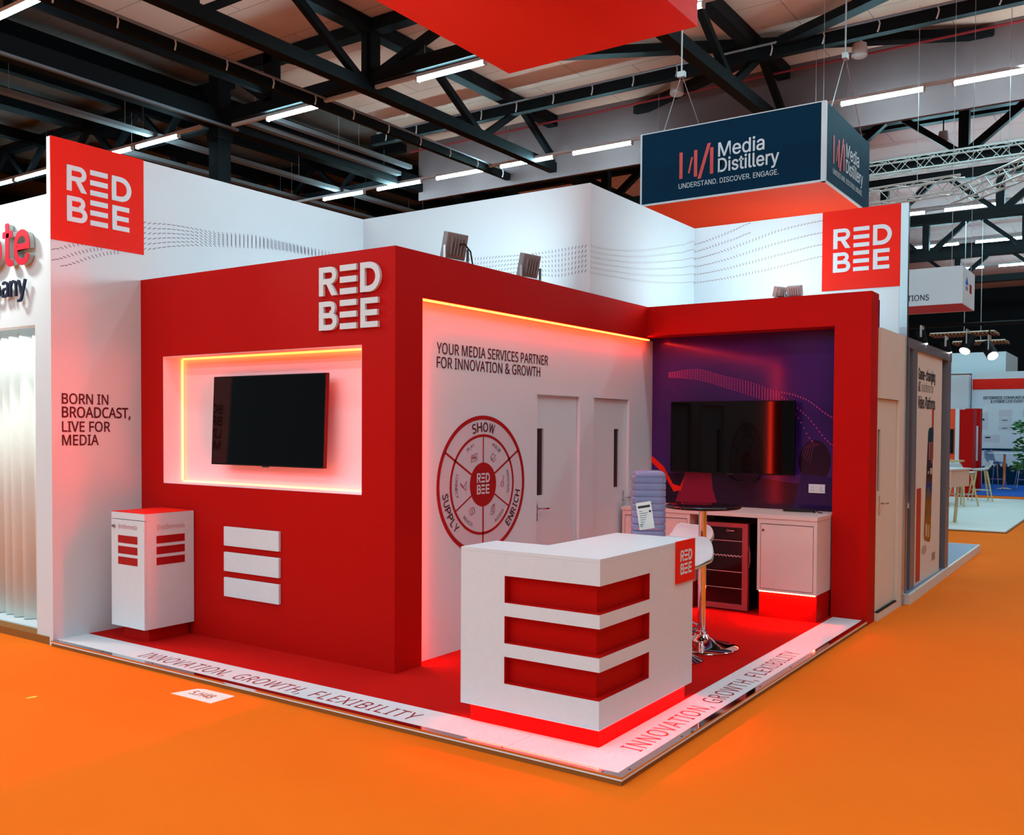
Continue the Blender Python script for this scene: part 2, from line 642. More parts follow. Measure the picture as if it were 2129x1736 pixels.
# columns
for (x, y, w, lab) in ((-14.62, 8.72, 0.31, 'black steel hall column nearer the red stand, behind its white wall'),
                       (-20.9, 12.1, 0.31, 'thinner looking black steel hall column standing farther back')):
    r = thing('steel_column', (x, y, 0), lab, 'column', 'black hall columns')
    MB().box(x - w / 2, x + w / 2, y - w / 2, y + w / 2, 0, 9.3).build('shaft', M['black'], r)
    mb = MB()
    mb.box(x - w * 0.6, x + w * 0.6, y - w * 0.6, y + w * 0.6, 7.75, 7.95)
    mb.build('head_plate', M['black'], r)


def y_truss(x, y0, y1, label, nodes):
    """roof truss running away from the viewer: bottom chord, top chord, web members"""
    r = thing('roof_truss', (x, y0, 8.05), label, 'roof truss', 'black roof trusses')
    MB().box(x - 0.11, x + 0.11, y0, y1, 7.94, 8.16).build('bottom_chord', M['black'], r)
    MB().box(x - 0.13, x + 0.13, y0, min(y1, 14.94), 9.02, 9.28).build('top_chord', M['black'], r)
    for (ya, za, yb, zb) in nodes:
        MB().beam((x, ya, za), (x, yb, zb), 0.13, 0.13, (1, 0, 0)).build('web_member', M['black'], r)
    return r


webA = []
for yb in (1.4, 5.05, 8.65, 12.15, 15.4):
    webA += [(yb, 8.05, yb - 1.75, 9.1), (yb, 8.05, yb + 1.5, 9.1)] if yb < 14 else [(yb, 8.0, yb - 1.8, 9.1)]
y_truss(-10.3, -6, 19.5, 'black roof truss crossing the picture behind the red hanging box, above its lower tip', webA + [(8.66, 8.1, 8.66, 9.3), (5.0, 8.1, 5.0, 9.3)])
y_truss(-4.55, -6, 19.5, 'black roof truss passing above the dark blue hanging sign', webA)
y_truss(1.2, -6, 17.0, 'black roof truss out beyond the edge of the ceiling lamps', webA)
# X girder above the second lamp row
r = thing('roof_girder', (-14, 8.75, 8.2), 'black girder carrying the lamp row that meets the nearer column', 'roof girder')
MB().box(-14.5, 6, 8.66, 8.9, 8.1, 8.36).build('bottom_chord', M['black'], r)
MB().box(-14.5, 6, 8.66, 8.9, 9.05, 9.28).build('top_chord', M['black'], r)
for x in (-13.05, -10.3, -7.4, -4.55, -1.7):
    MB().box(x - 0.12, x + 0.12, 8.66, 8.9, 8.3, 9.28).build('post', M['black'], r)
for xa, xb in ((-13.0, -14.4), (-10.4, -12.8), (-10.2, -7.5), (-4.6, -7.3), (-4.4, -1.8)):
    MB().beam((xa, 8.78, 8.25), (xb, 8.78, 9.15), 0.14, 0.14, (0, 1, 0)).build('web_member', M['black'], r)
# purlin beams under the ceiling, running across
for y, lab in ((13.05, 'slim black beam with a grey rail and white hooks below the beige ceiling'),
               (4.3, 'slim black beam under the beige ceiling near the top of the picture')):
    r = thing('ceiling_beam', (-14, y, 8.9), lab, 'ceiling beam')
    MB().box(-14.5, 8, y, y + 0.16, 8.78, 9.0).build('beam_body', M['black'], r)
    MB().tube([(-14.2, y - 0.08, 8.99), (8, y - 0.08, 8.99)], 0.025, 8).build('rail', M['grey_post'], r)
    for k in range(22):
        x = -13.9 + k * 0.98
        hk = MB().tube([(x, y - 0.08, 8.97), (x + 0.025, y - 0.1, 8.90), (x, y - 0.08, 8.82), (x - 0.02, y - 0.08, 8.77)], 0.014, 6)
        hk.build('hook', M['track'], r)
# braces lying flat under the ceiling
for p, q, lab in (((-8.6, 11.25, 9.12), (-0.6, 15.0, 9.12), 'black flat brace slanting under the ceiling from the red box to the bulkhead'),
                  ((-8.0, 14.95, 9.0), (2.4, 10.1, 9.0), 'black flat brace slanting the other way above the dark blue sign')):
    tag(MB().beam(p, q, 0.24, 0.16).build('roof_brace', M['black']), lab, 'roof brace', 'flat roof braces')
# rails and trays running away from the viewer
rails = [(-11.6, 3.0, 14.9, 8.0, 0.05, 'black rail with white hooks running below the ceiling beside the girder posts', True),
         (-12.95, 2.0, 8.6, 8.45, 0.12, 'dark duct running beside the black rail with hooks', False)]
for x, y0, y1, z, rr, lab, hooks in rails:
    r = thing('ceiling_rail', (x, y0, z), lab, 'ceiling rail')
    MB().box(x - 0.06, x + 0.06, y0, y1, z - 0.08, z + 0.08).build('rail_body', M['black'], r)
    MB().tube([(x + 0.12, y0, z + 0.08), (x + 0.12, y1, z + 0.08)], 0.025, 8).build('conduit', M['grey_post'], r)
    if hooks:
        for k in range(12):
            y = y0 + 0.5 + k
            MB().tube([(x + 0.12, y, z + 0.06), (x + 0.14, y, z - 0.02), (x + 0.11, y, z - 0.11)], 0.014, 6).build('hook', M['track'], r)
for x, y0, y1, z, w, lab in ((-14.15, 9.0, 13.7, 8.12, 0.16, 'pale cable tray running back from the nearer black column'),
                             (-13.5, 9.0, 13.4, 8.12, 0.14, 'short pale cable tray under the girder, next to the lamp'),
                             (-16.65, -2.0, 19.0, 8.12, 0.2, 'long pale cable tray crossing over the slogan wall logo sign'),
                             (-18.3, 8.8, 22.0, 8.12, 0.2, 'pale cable tray seen low between the two black columns')):
    r = thing('cable_tray', (x, y0, z), lab, 'cable tray', 'pale cable trays')
    MB().box(x - w / 2, x + w / 2, y0, y1, z, z + 0.09).build('tray', M['tray'], r)
    for k in range(int((y1 - y0) / 2.4) + 1):
        MB().tube([(x, y0 + 0.25 + 2.4 * k, z + 0.05), (x, y0 + 0.25 + 2.4 * k, 9.3)], 0.004, 5).build('drop_wire', M['wire'], r)
# main beam on the column line and dark ducts and beams of the next bay
r = thing('roof_beam', (-14.6, 0, 8.2), 'heavy black beam along the column line at the top corner', 'roof beam')
MB().box(-14.75, -14.45, -8, 15, 8.02, 8.4).build('beam_body', M['black'], r)
MB().box(-14.44, -14.36, -8, 9, 8.0, 8.05).build('lower_flange', M['grey_post'], r)
for i, (x, z, w, lab) in enumerate(((-15.8, 9.0, 0.3, 'black air duct just beyond the column line'),
                                    (-17.6, 9.0, 0.2, 'black beam in the dark bay, second from the column line'),
                                    (-19.4, 8.95, 0.4, 'wide black air duct in the dark bay'),
                                    (-22.0, 9.0, 0.25, 'black beam in the dark bay over the neighbouring stand'),
                                    (-25.0, 8.95, 0.35, 'black air duct deep in the dark bay'),
                                    (-29.0, 8.95, 0.35, 'black beam deepest in the dark bay'))):
    tag(MB().box(x - w / 2, x + w / 2, -8, 46, z - w / 2, z + w / 2).build('roof_duct', M['dark_bay']), lab, 'duct', 'dark bay ducts and beams')
for i, (y, lab) in enumerate(((3.6, 'black lattice girder in the dark bay nearest the viewer'), (9.15, 'black lattice girder in the dark bay level with the nearer column'),
                              (14.6, 'black lattice girder in the dark bay behind the columns'), (20.0, 'black lattice girder far back in the dark bay'))):
    r = thing('lattice_girder', (-22, y, 8.1), lab, 'girder', 'dark bay girders')
    MB().box(-40, -14.8, y - 0.1, y + 0.1, 8.25, 8.4).build('bottom_chord', M['black'], r)
    MB().box(-40, -14.8, y - 0.1, y + 0.1, 9.05, 9.25).build('top_chord', M['black'], r)
    for k in range(12):
        x = -15.2 - k * 2.0
        MB().beam((x, y, 8.3), (x - 1.0, y, 9.15), 0.12, 0.12, (0, 1, 0)).build('web_member', M['black'], r)
        MB().beam((x - 1.0, y, 9.15), (x - 2.0, y, 8.3), 0.12, 0.12, (0, 1, 0)).build('web_member', M['black'], r)
# red sprinkler pipes
M['red_pipe'] = mat('red sprinkler pipe', c(150, 40, 46), 0.5)
tag(MB().tube([(-14.4, 14.4, 8.92), (8, 14.1, 8.92)], 0.022, 6).build('sprinkler_pipe', M['red_pipe']), 'thin red sprinkler pipe along the top of the grey bulkhead', 'pipe')
# speakers under the ceiling
for (x, y, z, s, lab) in ((-6.55, 14.0, 8.95, 0.3, 'small white ceiling speaker between the braces and the lamp row'),
                          (-2.75, 14.0, 8.95, 0.3, 'small white ceiling speaker near the wire of the dark blue sign'),
                          (-1.84, 17.2, 8.0, 0.22, 'small grey ceiling speaker behind the bulkhead above the silver truss')):
    r = thing('ceiling_speaker', (x, y, z), lab, 'speaker', 'ceiling speakers')
    b = MB().lathe([(s * 0.42, z - s * 0.5), (s * 0.5, z - s * 0.42), (s * 0.42, z + s * 0.5)], 20, x, y)
    b.build('housing', M['track'], r, True)
    MB().lathe([(s * 0.32, z - s * 0.52), (s * 0.32, z - s * 0.49)], 20, x, y).build('grille', M['white'], r)
    MB().tube([(x, y, z + s * 0.4), (x, y, 9.0 if y > 15 else 9.3)], 0.015, 6).build('drop_rod', M['black'], r)

# girders of the bay behind the bulkhead
for gi, (y, x0, z0, z1, lab) in enumerate(((17.0, -14, 7.5, 8.5, 'black lattice girder behind the bulkhead above the silver truss'),
                                            (22.2, -14, 7.35, 8.4, 'black lattice girder second behind the bulkhead'),
                                            (27.5, -14, 7.3, 8.4, 'black lattice girder third behind the bulkhead'),
                                            (33.0, -14, 7.3, 8.4, 'black lattice girder farthest behind the bulkhead'))):
    r = thing('lattice_girder', (x0, y, z0), lab, 'girder', 'girders behind the bulkhead')
    MB().box(x0, 10, y - 0.12, y + 0.12, z0 - 0.12, z0 + 0.12).build('bottom_chord', M['black'], r)
    MB().box(x0, 10, y - 0.12, y + 0.12, z1 - 0.1, z1 + 0.12).build('top_chord', M['black'], r)
    MB().box(x0, 10, y + 1.0, y + 1.2, 8.6, 8.85).build('purlin', M['black'], r)
    for k in range(8):
        x = -10.0 + k * 2.87
        MB().box(x - 0.1, x + 0.1, y - 0.1, y + 0.1, z0, z1).build('post', M['black'], r)
        MB().beam((x, y, z0), (x + 1.3, y, z1), 0.15, 0.15, (0, 1, 0)).build('web_member', M['black'], r)
        MB().beam((x, y, z0), (x - 1.3, y, z1), 0.12, 0.12, (0, 1, 0)).build('web_member', M['black'], r)

# lamp rows: pale track and separate tubes
rows = [
    (3.45, 'top corner lamp row', (-16.0, 10.0), [-13.22]),
    (8.80, 'lamp row under the girder', (-14.3, 10.0), [-13.22, -9.18, -5.14]),
    (8.50, 'lamp row beside the black columns', (-30.0, -14.9), [-24.1, -22.45, -18.95, -17.25]),
    (14.05, 'lamp row before the bulkhead', (-20.0, 10.0), [-17.26, -17.26 + 2.02, -13.22, -11.2 - 0.02, -9.18, -3.12, -1.10, 0.92]),
    (19.15, 'lamp row above the silver truss', (-14.0, 10.0), [-3.12, -1.10, 0.92]),
    (24.15, 'lamp row level with the logo sign top', (-14.0, 10.0), [-5.14, -3.12, -1.10, 0.92]),
    (29.40, 'lamp row level with the logo sign middle', (-14.0, 10.0), [-5.14, -3.12, -1.10]),
    (34.60, 'upper lamp row beside the white hanging box', (-14.0, 10.0), [-5.14, -3.12, -1.10]),
    (37.90, 'lower lamp row beside the white hanging box', (-14.0, 10.0), [-5.14, -3.12, -1.10]),
]
ORD = ['first', 'second', 'third', 'fourth', 'fifth', 'sixth', 'seventh', 'eighth', 'ninth']
proto = None
for y, rl, (xa, xb), starts in rows:
    tr = thing('lighting_track', (xa, y, 8.06), 'pale straight track of the ' + rl, 'lighting track', 'ceiling lighting tracks')
    MB().box(xa, xb, y - 0.035, y + 0.035, 8.03, 8.09).build('rail', M['track'], tr)
    for dx in range(int(xa) + 1, int(xb), 4):
        MB().tube([(dx, y, 8.08), (dx, y, 9.0)], 0.004, 5).build('drop_wire', M['wire'], tr)
    for k, x in enumerate(starts):
        lab = 'glowing white tube, ' + ORD[k] + ' in the ' + rl
        if proto is None:
            proto = thing('tube_light', (x, y, 8.0), lab, 'ceiling lamp', 'ceiling tube lamps')
            MB().tube([(x + 0.03, y, 7.99), (x + 1.52, y, 7.99)], 0.035, 10).build('tube', M['tube'], proto, True)
            MB().box(x, x + 0.03, y - 0.04, y + 0.04, 7.95, 8.03).build('end_cap', M['track'], proto)
            MB().box(x + 1.52, x + 1.55, y - 0.04, y + 0.04, 7.95, 8.03).build('end_cap', M['track'], proto)
        else:
            copy_thing(proto, (x, y, 8.0), 0, lab, 'ceiling tube lamps')

# ================================================================== the stand: platform
r = thing('stand_platform', (-2.5, 2, 0), 'low exhibition platform with red carpet, white lettered border and polished edge', 'platform')
mb = MB()
mb.prism([(XL, 0.004), (-0.004, 0.004), (-0.004, YS), (XC, YS), (XC, 4.72), (XL, 4.72)], 0, 0.036)
mb.build('base_board', M['tan'], r)
MB().prism([(XL, BW), (-BW, BW), (-BW, YS), (XC, YS), (XC, 4.72), (XL, 4.72)], 0.036, ZP).build('carpet', M['red_carpet'], r)
o = MB().box(XL, -0.72, 0.045, BW, 0.036, ZP).build('border_strip', M['white'], r)
o = MB().box(-0.717, -BW, 0.045, BW, 0.036, ZP).build('border_strip', M['white'], r)
MB().prism([(-BW, 0.045), (-0.045, 0.045), (-0.045, YS), (-BW, YS)], 0.036, ZP).build('border_strip', M['white'], r)
MB().prism([(XL, 0.0), (0.0, 0.0), (-0.045, 0.045), (XL, 0.045)], 0.034, ZP - 0.001).build('edge_trim', M['mirror_trim'], r)
MB().prism([(0.0, 0.0), (0.0, YS), (-0.045, YS), (-0.045, 0.045)], 0.034, ZP - 0.001).build('edge_trim', M['mirror_trim'], r)
MB().box(XL, 0.002, -0.002, 0.003, 0.026, 0.033).build('edge_lip', M['lip'], r)
MB().box(-0.003, 0.002, 0.003, YS, 0.026, 0.033).build('edge_lip', M['lip'], r)
scr = MB()
for k in range(9):
    fr = ((0, 0, ZP - 0.001), (1, 0, 0), (0, 1, 0))
    scr.disc(fr, -0.12 - k * 0.62, 0.022, 0.006, 0, 0.0015, 10)
    scr.disc(fr, -0.022, 0.12 + k * 0.6, 0.006, 0, 0.0015, 10)
scr.build('screw_heads', M['dark_grey'], r)
for fr, a0, b0, tot in ((((0, 0, ZP), (1, 0, 0), (0, 1, 0)), -4.13, 0.088, 2.68), (((0, 0, ZP), (0, 1, 0), (-1, 0, 0)), 0.37, 0.095, 2.6)):
    words = (('INNOVATION,', 0.0, 0.365), ('GROWTH,', 0.395, 0.25), ('FLEXIBILITY', 0.675, 0.325))
    for wd_, f0, fl in words:
        mb = MB()
        hh = 0.125
        if ',' in wd_:
            text(mb, fr, wd_, a0 + f0 * tot, b0 - 0.025, fl * tot, hh + 0.025, 'noto', 0.0008, spacing=1.12)
        else:
            text(mb, fr, wd_, a0 + f0 * tot, b0, fl * tot, hh, 'noto', 0.0008, spacing=1.12)
        mb.build('border_word', M['strip_ink'], r)

# ================================================================== white booth walls
def wall(name, x0, x1, y0, y1, z0, z1, label, mt='wall_white'):
    return tag(MB().box(x0, x1, y0, y1, z0, z1).build(name, M[mt]), label, 'wall', kind='structure')


wl = wall('wall_left', XL - 0.05, XL, 0.018, 3.46, 0, 4.0, 'tall white side wall of the stand with a wave of dashes and slogan')
wb = tag(MB().prism([(XL, 3.41), (-2.36, 3.41), (-2.36, 3.46), (XL, 3.46)], 0, 2.99).box(XL, -2.27, 3.41, 3.46, 2.99, 4.0).build('wall_rear', M['wall_white']), 'tall white wall behind the red screen wall', 'wall', kind='structure')
ws = wall('wall_step', -2.32, -2.27, 3.461, YE + 0.05, 2.99, 4.0, 'tall white wall stepping back above the red header beam')
we = wall('wall_end', -2.27, 0.026, YE, YE + 0.05, 0, 4.0, 'tall white end wall above the red frame, carrying the second logo sign')
lam = [(0.819, 3.476), (1.047, 3.503), (1.288, 3.513), (1.54, 3.515), (1.806, 3.54), (2.085, 3.562), (2.38, 3.561), (2.692, 3.556), (3.1, 3.55)]
lab_ = [(0.818, 3.272), (1.047, 3.331), (1.287, 3.384), (1.54, 3.428), (1.805, 3.464), (2.085, 3.497), (2.38, 3.514), (2.692, 3.521), (3.1, 3.53)]
lab_ = [(a, z - 0.02) for a, z in lab_]
w = dashes(fx(XL), lam, lab_, 6, 0.046, 0.036, 0.006, AL)
dashes(fx(XL), [(0.04, 3.123), (0.23, 3.19), (0.3, 3.21)], [(0.04, 3.12), (0.23, 3.19), (0.3, 3.21)], 1, 0.03, 0.03, 0.006, AL2, mb=w)
dashes(fx(XL), [(0.04, 3.04), (0.25, 3.13), (0.431, 3.19)], [(0.04, 3.04), (0.25, 3.13), (0.431, 3.19)], 1, 0.03, 0.03, 0.006, AL2, mb=w)
dashes(fx(XL), [(0.11, 3.003), (0.35, 3.11), (0.578, 3.185)], [(0.11, 3.003), (0.35, 3.11), (0.578, 3.185)], 1, 0.03, 0.03, 0.006, AL2, mb=w)
w.build('dash_pattern', M['grey_ink'], wl)
w = dashes(fy(3.41), [(-3.71, 3.43), (-3.5, 3.425), (-3.29, 3.42), (-3.06, 3.412), (-2.834, 3.41), (-2.6, 3.415), (-2.31, 3.427)],
           [(-3.71, 3.2), (-3.5, 3.205), (-3.29, 3.21), (-3.06, 3.215), (-2.83, 3.205), (-2.6, 3.18), (-2.31, 3.2)], 6, 0.036, 0.028, 0.006, AB)
w.build('dash_pattern', M['grey_ink'], wb)
M['tan_ink'] = mat('tan dash ink', c(150, 118, 112), 0.6)
w = dashes(fx(-2.27), [(3.448, 3.427), (3.897, 3.465), (4.387, 3.541), (4.924, 3.659), (5.391, 3.768), (5.68, 3.853)],
           [(3.452, 3.184), (3.9, 3.208), (4.393, 3.238), (4.931, 3.291), (5.4, 3.354), (5.68, 3.40)], 6, 0.036, 0.024, 0.005, AC)
w.build('dash_pattern', M['tan_ink'], ws)
w = dashes(fy(YE), [(-2.26, 3.823), (-1.946, 3.886), (-1.8, 3.93), (-1.62, 3.985)], [(-2.26, 3.74), (-1.946, 3.80), (-1.8, 3.83), (-1.62, 3.88)], 2, 0.035, 0.030, 0.006, AD)
w.build('dash_pattern', M['tan_ink'], we)
w = MB()
dashes(fy(YE), [(-2.26, 3.66), (-1.946, 3.71), (-1.612, 3.79), (-1.289, 3.87), (-0.83, 3.92)],
       [(-2.26, 3.392), (-1.941, 3.409), (-1.606, 3.444), (-1.282, 3.483), (-0.83, 3.55)], 4, 0.035, 0.030, 0.006, AD, mb=w)
w.build('dash_pattern', M['tan_ink'], we)
mb = MB()
for body, b0, wd in (('BORN IN', 1.915, 0.385), ('BROADCAST,', 1.792, 0.58), ('LIVE FOR', 1.692, 0.40), ('MEDIA', 1.584, 0.30)):
    hh = 0.083 if ',' not in body else 0.100
    text(mb, fx(XL), body, 0.10, b0 - (0.0 if ',' not in body else 0.0), wd, hh, 'noto', 0.002, bold=0.022)
mb.build('slogan_lettering', M['maroon'], wl)
MB().box(-2.2695, -2.264, 3.41, 3.418, 3.0, 4.0).build('corner_bead', M['white'], ws)

# logo signs
for fr, a, b, s, la, lb, lw, lh, lab in ((fx(XL), 0.02, 3.20, 0.79, 0.145, 3.365, 0.55, 0.445, 'red square logo sign high on the white side wall, over the slogan'),
                                          (fy(YE), -0.82, 3.185, 0.845, -0.705, 3.368, 0.585, 0.446, 'red square logo sign at the end of the white end wall, above the red frame')):
    o_ = Vector(fr[0]) + Vector(fr[1]) * a + Vector(fr[2]) * b
    r = thing('logo_sign', o_, lab, 'sign', 'red square logo signs')
    MB().rect(fr, a, b, a + s, 4.004, 0.0, 0.006).build('panel', M['red_sign'], r)
    for n_, q in logo_pieces(fr, la, lb, lw, lh, 0.006, 0.010):
        q.build(n_, M['wall_white'], r)

# ================================================================== red screen wall with the niche
NX0, NX1, NZ0, NZ1, ND = -4.834, -2.536, 1.266, 2.322, 0.20
r = thing('screen_wall', (-3.7, YT, ZP), 'red wall with a glowing recess that holds a television and white logo letters', 'display wall')
mb = MB()
mb.box(XL, NX0, YT, YT2, ZP, ZR).box(NX1, XT, YT, YT2, ZP, ZR).box(NX0, NX1, YT, YT2, ZP, NZ0).box(NX0, NX1, YT, YT2, NZ1, ZR)
mb.build('wall_panel', M['red'], r)
mb = MB()
t = 0.004
mb.box(NX0, NX1, YT + ND, YT + ND + 0.01, NZ0, NZ1)
mb.box(NX0, NX0 + t, YT + 0.002, YT + ND, NZ0, NZ1).box(NX1 - t, NX1, YT + 0.002, YT + ND, NZ0, NZ1)
mb.box(NX0, NX1, YT + 0.002, YT + ND, NZ0, NZ0 + t).box(NX0, NX1, YT + 0.002, YT + ND, NZ1 - t, NZ1)
mb.build('niche_lining', M['wall_white'], r)
e = 0.014
yb = YT + ND - 0.03
MB().box(NX0 + t, NX0 + t + e, yb, yb + e, NZ0 + 0.02, NZ1 - 0.02).build('led_strip', M['led'], r)
MB().box(NX1 - t - e, NX1 - t, yb, yb + e, NZ0 + 0.02, NZ1 - 0.02).build('led_strip', M['led_side'], r)
MB().box(NX0 + 0.02, NX1 - 0.02, yb, yb + e, NZ1 - t - e, NZ1 - t).build('led_strip', M['led'], r)
MB().box(NX0 + 0.02, NX1 - 0.02, yb, yb + e, NZ0 + t, NZ0 + t + e).build('led_strip', M['led'], r)
for n_, q in logo_pieces(fy(YT), -2.945, 2.437, 0.60, 0.452, 0.0, 0.02):
    q.build(n_, M['white'], r)
for z0 in (0.803, 0.602, 0.402):
    MB().box(-4.02, -3.377, YT - 0.022, YT, z0, z0 + 0.151).build('raised_bar', M['white'], r, bevel=0.003)

# televisions
def television(name, x0, x1, yt_, yb_, z0, z1, wall_y, label):
    cx = (x0 + x1) / 2
    r = thing(name, (cx, wall_y, (z0 + z1) / 2), label, 'television')
    tilt = lambda z: yb_ + (yt_ - yb_) * (z - z0) / (z1 - z0)
    sh = lambda z: 0.0

    def slab(a0, a1, b0, b1, d0, d1):
        m_ = MB()
        vs = []
        for dd in (d0, d1):
            for (a, b) in ((a0, b0), (a1, b0), (a1, b1), (a0, b1)):
                vs.append((a, tilt(b) + dd, b))
        m_.add(vs, [(0, 1, 2, 3), (7, 6, 5, 4), (0, 4, 5, 1), (1, 5, 6, 2), (2, 6, 7, 3), (3, 7, 4, 0)])
        return m_
    slab(x0, x1, z0, z1, 0.0, 0.035).build('casing', M['black'], r, bevel=0.004)
    slab(x0 + 0.008, x1 - 0.008, z0 + 0.012, z1 - 0.008, -0.001, 0.0).build('screen', M['screen'], r)
    slab(cx - 0.2, cx + 0.2, z0 + 0.12, z1 - 0.12, 0.035, wall_y - max(yt_, yb_)).build('bracket', M['dark_grey'], r)
    slab(cx - 0.03, cx + 0.03, z0 - 0.008, z0, 0.0, 0.02).build('sensor_tab', M['dark_grey'], r)
    return r


television('television', -4.27, -2.975, 0.86, 0.832, 1.437, 2.143, YT + ND, 'black television tilted inside the glowing recess of the red screen wall')

# ================================================================== header beam and white centre wall with doors
r = thing('header_beam', (XT, 2.8, ZH), 'red beam over the white wall with the wheel diagram, lit along its underside', 'header beam')
MB().box(-2.44, XT, YT2, YS, ZH, ZR).build('beam_body', M['red'], r)
MB().box(-2.262, -2.232, YT2 + 0.02, YS + 0.06, ZH - 0.012, ZH).build('led_strip', M['led'], r)
MB().box(-2.292, -2.262, YT2 + 0.004, YT2 + 0.02, ZP + 0.02, ZH - 0.03).build('led_strip', M['led'], r)

D1 = (2.62, 3.30)
D2 = (3.565, 4.235)
DZ = 2.035
mb = MB()
xb = XW - 0.06
for y0, y1 in ((YT2, D1[0]), (D1[1], D2[0]), (D2[1], YP)):
    mb.box(xb, XW, y0, y1, ZP, ZH)
for y0, y1 in (D1, D2):
    mb.box(xb, XW, y0, y1, DZ, ZH)
wc = tag(mb.build('wall_center', M['wall_white']), 'white wall with two doors and the red wheel diagram beneath the lit red beam', 'wall', kind='structure')
mb = MB()
text(mb, fx(XW), 'YOUR MEDIA SERVICES PARTNER', 1.306, 2.29, 1.472, 0.083, 'noto', 0.002, bold=0.012)
text(mb, fx(XW), 'FOR INNOVATION & GROWTH', 1.306, 2.185, 1.352, 0.083, 'noto', 0.002, bold=0.012)
mb.build('headline_lettering', M['maroon'], wc)


def door(n, fr, a0, a1, z0, z1, win, hz, ha, label, hinge_dir, rec, mt):
    """door leaf set back in a wall; fr is the wall's plane frame"""
    mb = MB()
    wa0, wa1, wz0, wz1 = win
    for (p0, q0, p1, q1) in ((a0 + 0.004, z0, wa0, z1 - 0.004), (wa1, z0, a1 - 0.004, z1 - 0.004), (wa0, z0, wa1, wz0), (wa0, wz1, wa1, z1 - 0.004)):
        mb.rect(fr, p0, q0, p1, q1, -rec - 0.03, -rec)
    d = tag(mb.build('door_%d' % n, mt), label, 'door', kind='structure')
    MB().rect(fr, wa0, wz0, wa1, wz1, -rec - 0.022, -rec - 0.016).build('window_pane', M['pane'], d)
    mb = MB()
    mb.rect(fr, ha - 0.012, hz - 0.11, ha + 0.012, hz + 0.07, -rec, -rec + 0.008)
    o_, x_, u_ = (Vector(q) for q in fr)
    nn = x_.cross(u_)
    p = o_ + x_ * ha + u_ * (hz - 0.0)
    q1 = p + nn * (-rec + 0.005)
    q2 = p + nn * (-rec + 0.055)
    q3 = q2 + x_ * (0.12 * hinge_dir) - u_ * 0.005
    mb.tube([q1, q2 + nn * -0.008, q2 + x_ * (0.012 * hinge_dir), q3], 0.009, 8)
    mb.build('handle', M['chrome'], d, True)
    return d


door(1, fx(XW), D1[0], D1[1], ZP, DZ, (2.66, 2.762, 1.165, 1.743), 1.055, 2.652, 'white door beside the wheel diagram, with a narrow glass slit', 1, 0.03, M['wall_white'])
door(2, fx(XW), D2[0], D2[1], ZP, DZ, (4.0, 4.10, 1.17, 1.743), 1.06, 4.185, 'white door nearer the purple picture, handle beside the water bottle', 1, 0.03, M['wall_white'])
for y0, y1 in (D1, D2):
    mb = MB()
    mb.box(XW, XW + 0.008, y1, y1 + 0.035, ZP, DZ + 0.01)
    mb.box(XW, XW + 0.004, y0 - 0.02, y1 + 0.035, DZ, DZ + 0.02)
    mb.build('door_casing', M['wall_white'], wc)

# wheel diagram
CY, CZ, RR, RY = 1.868, 1.30, 0.562, 0.965
fr = fx(XW)
gd = thing('wheel_diagram', (XW, CY, CZ), 'round red wheel diagram of services on the white wall', 'wall graphic')
M['disc_white'] = mat('pale disc vinyl', c(214, 200, 208), 0.5)
MB().disc(fr, CY, CZ, RR - 0.01, 0.0005, 0.0015, 72, RY).build('disc', M['disc_white'], gd)
MB().ring(fr, CY, CZ, RR - 0.033, RR, 0.0015, 0.003, 72, RY).build('outer_ring', M['red_print'], gd)
MB().ring(fr, CY, CZ, 0.388, 0.41, 0.0015, 0.003, 72, RY).build('inner_ring', M['red_print'], gd)
for ang, r0, r1 in ((90, 0.16, 0.39), (30, 0.16, 0.54), (150, 0.16, 0.54), (-30, 0.16, 0.39), (210, 0.16, 0.39), (270, 0.16, 0.54)):
    a = math.radians(ang)
    wd = 0.016 if r1 > 0.5 else 0.012
    ca, sa = math.cos(a), math.sin(a) * RY
    p = [(CY + r0 * ca + wd / 2 * -math.sin(a), CZ + r0 * sa + wd / 2 * math.cos(a)), (CY + r0 * ca + wd / 2 * math.sin(a), CZ + r0 * sa - wd / 2 * math.cos(a)),
         (CY + r1 * ca + wd / 2 * math.sin(a), CZ + r1 * sa - wd / 2 * math.cos(a)), (CY + r1 * ca + wd / 2 * -math.sin(a), CZ + r1 * sa + wd / 2 * math.cos(a))]
    MB().plate(fr, p, 0.0015, 0.003).build('spoke', M['red_print'], gd)
MB().disc(fr, CY, CZ, 0.168, 0.0015, 0.0035, 48, 1.03).build('hub', M['red_print'], gd)
logo_flat(fr, CY - 0.085, CZ - 0.075, 0.165, 0.165, 0.0065).build('hub_logo', M['disc_white'], gd)


def arc_text(mb, body, rad, mid, h, wfac, flip, font='noto', bold=0.0):
    """letters set round the wheel; mid is the middle angle in degrees, flip: read from outside"""
    ws_ = [{'I': 0.45, 'L': 0.8, 'E': 0.85, 'S': 0.85, 'W': 1.3, 'O': 1.15, 'N': 1.1, 'H': 1.1, 'C': 0.95}.get(ch, 1.0) * h * wfac for ch in body]
    tot = sum(ws_) + h * 0.22 * (len(body) - 1)
    pos = -tot / 2
    for ch, wd in zip(body, ws_):
        cpos = pos + wd / 2
        a = math.radians(mid) + (cpos / rad if flip else -cpos / rad)
        er = Vector((0, math.cos(a), math.sin(a)))
        et = Vector((0, math.sin(a), -math.cos(a)))
        if flip:
            up, xd = -er, -et
        else:
            up, xd = er, et
        cen = Vector((XW, CY, CZ)) + Vector((0, math.cos(a) * rad, math.sin(a) * rad * RY))
        text(mb, (cen, xd, up), ch, -wd / 2, -h / 2, wd, h, font, 0.004, bold=bold)
        pos += wd + h * 0.22


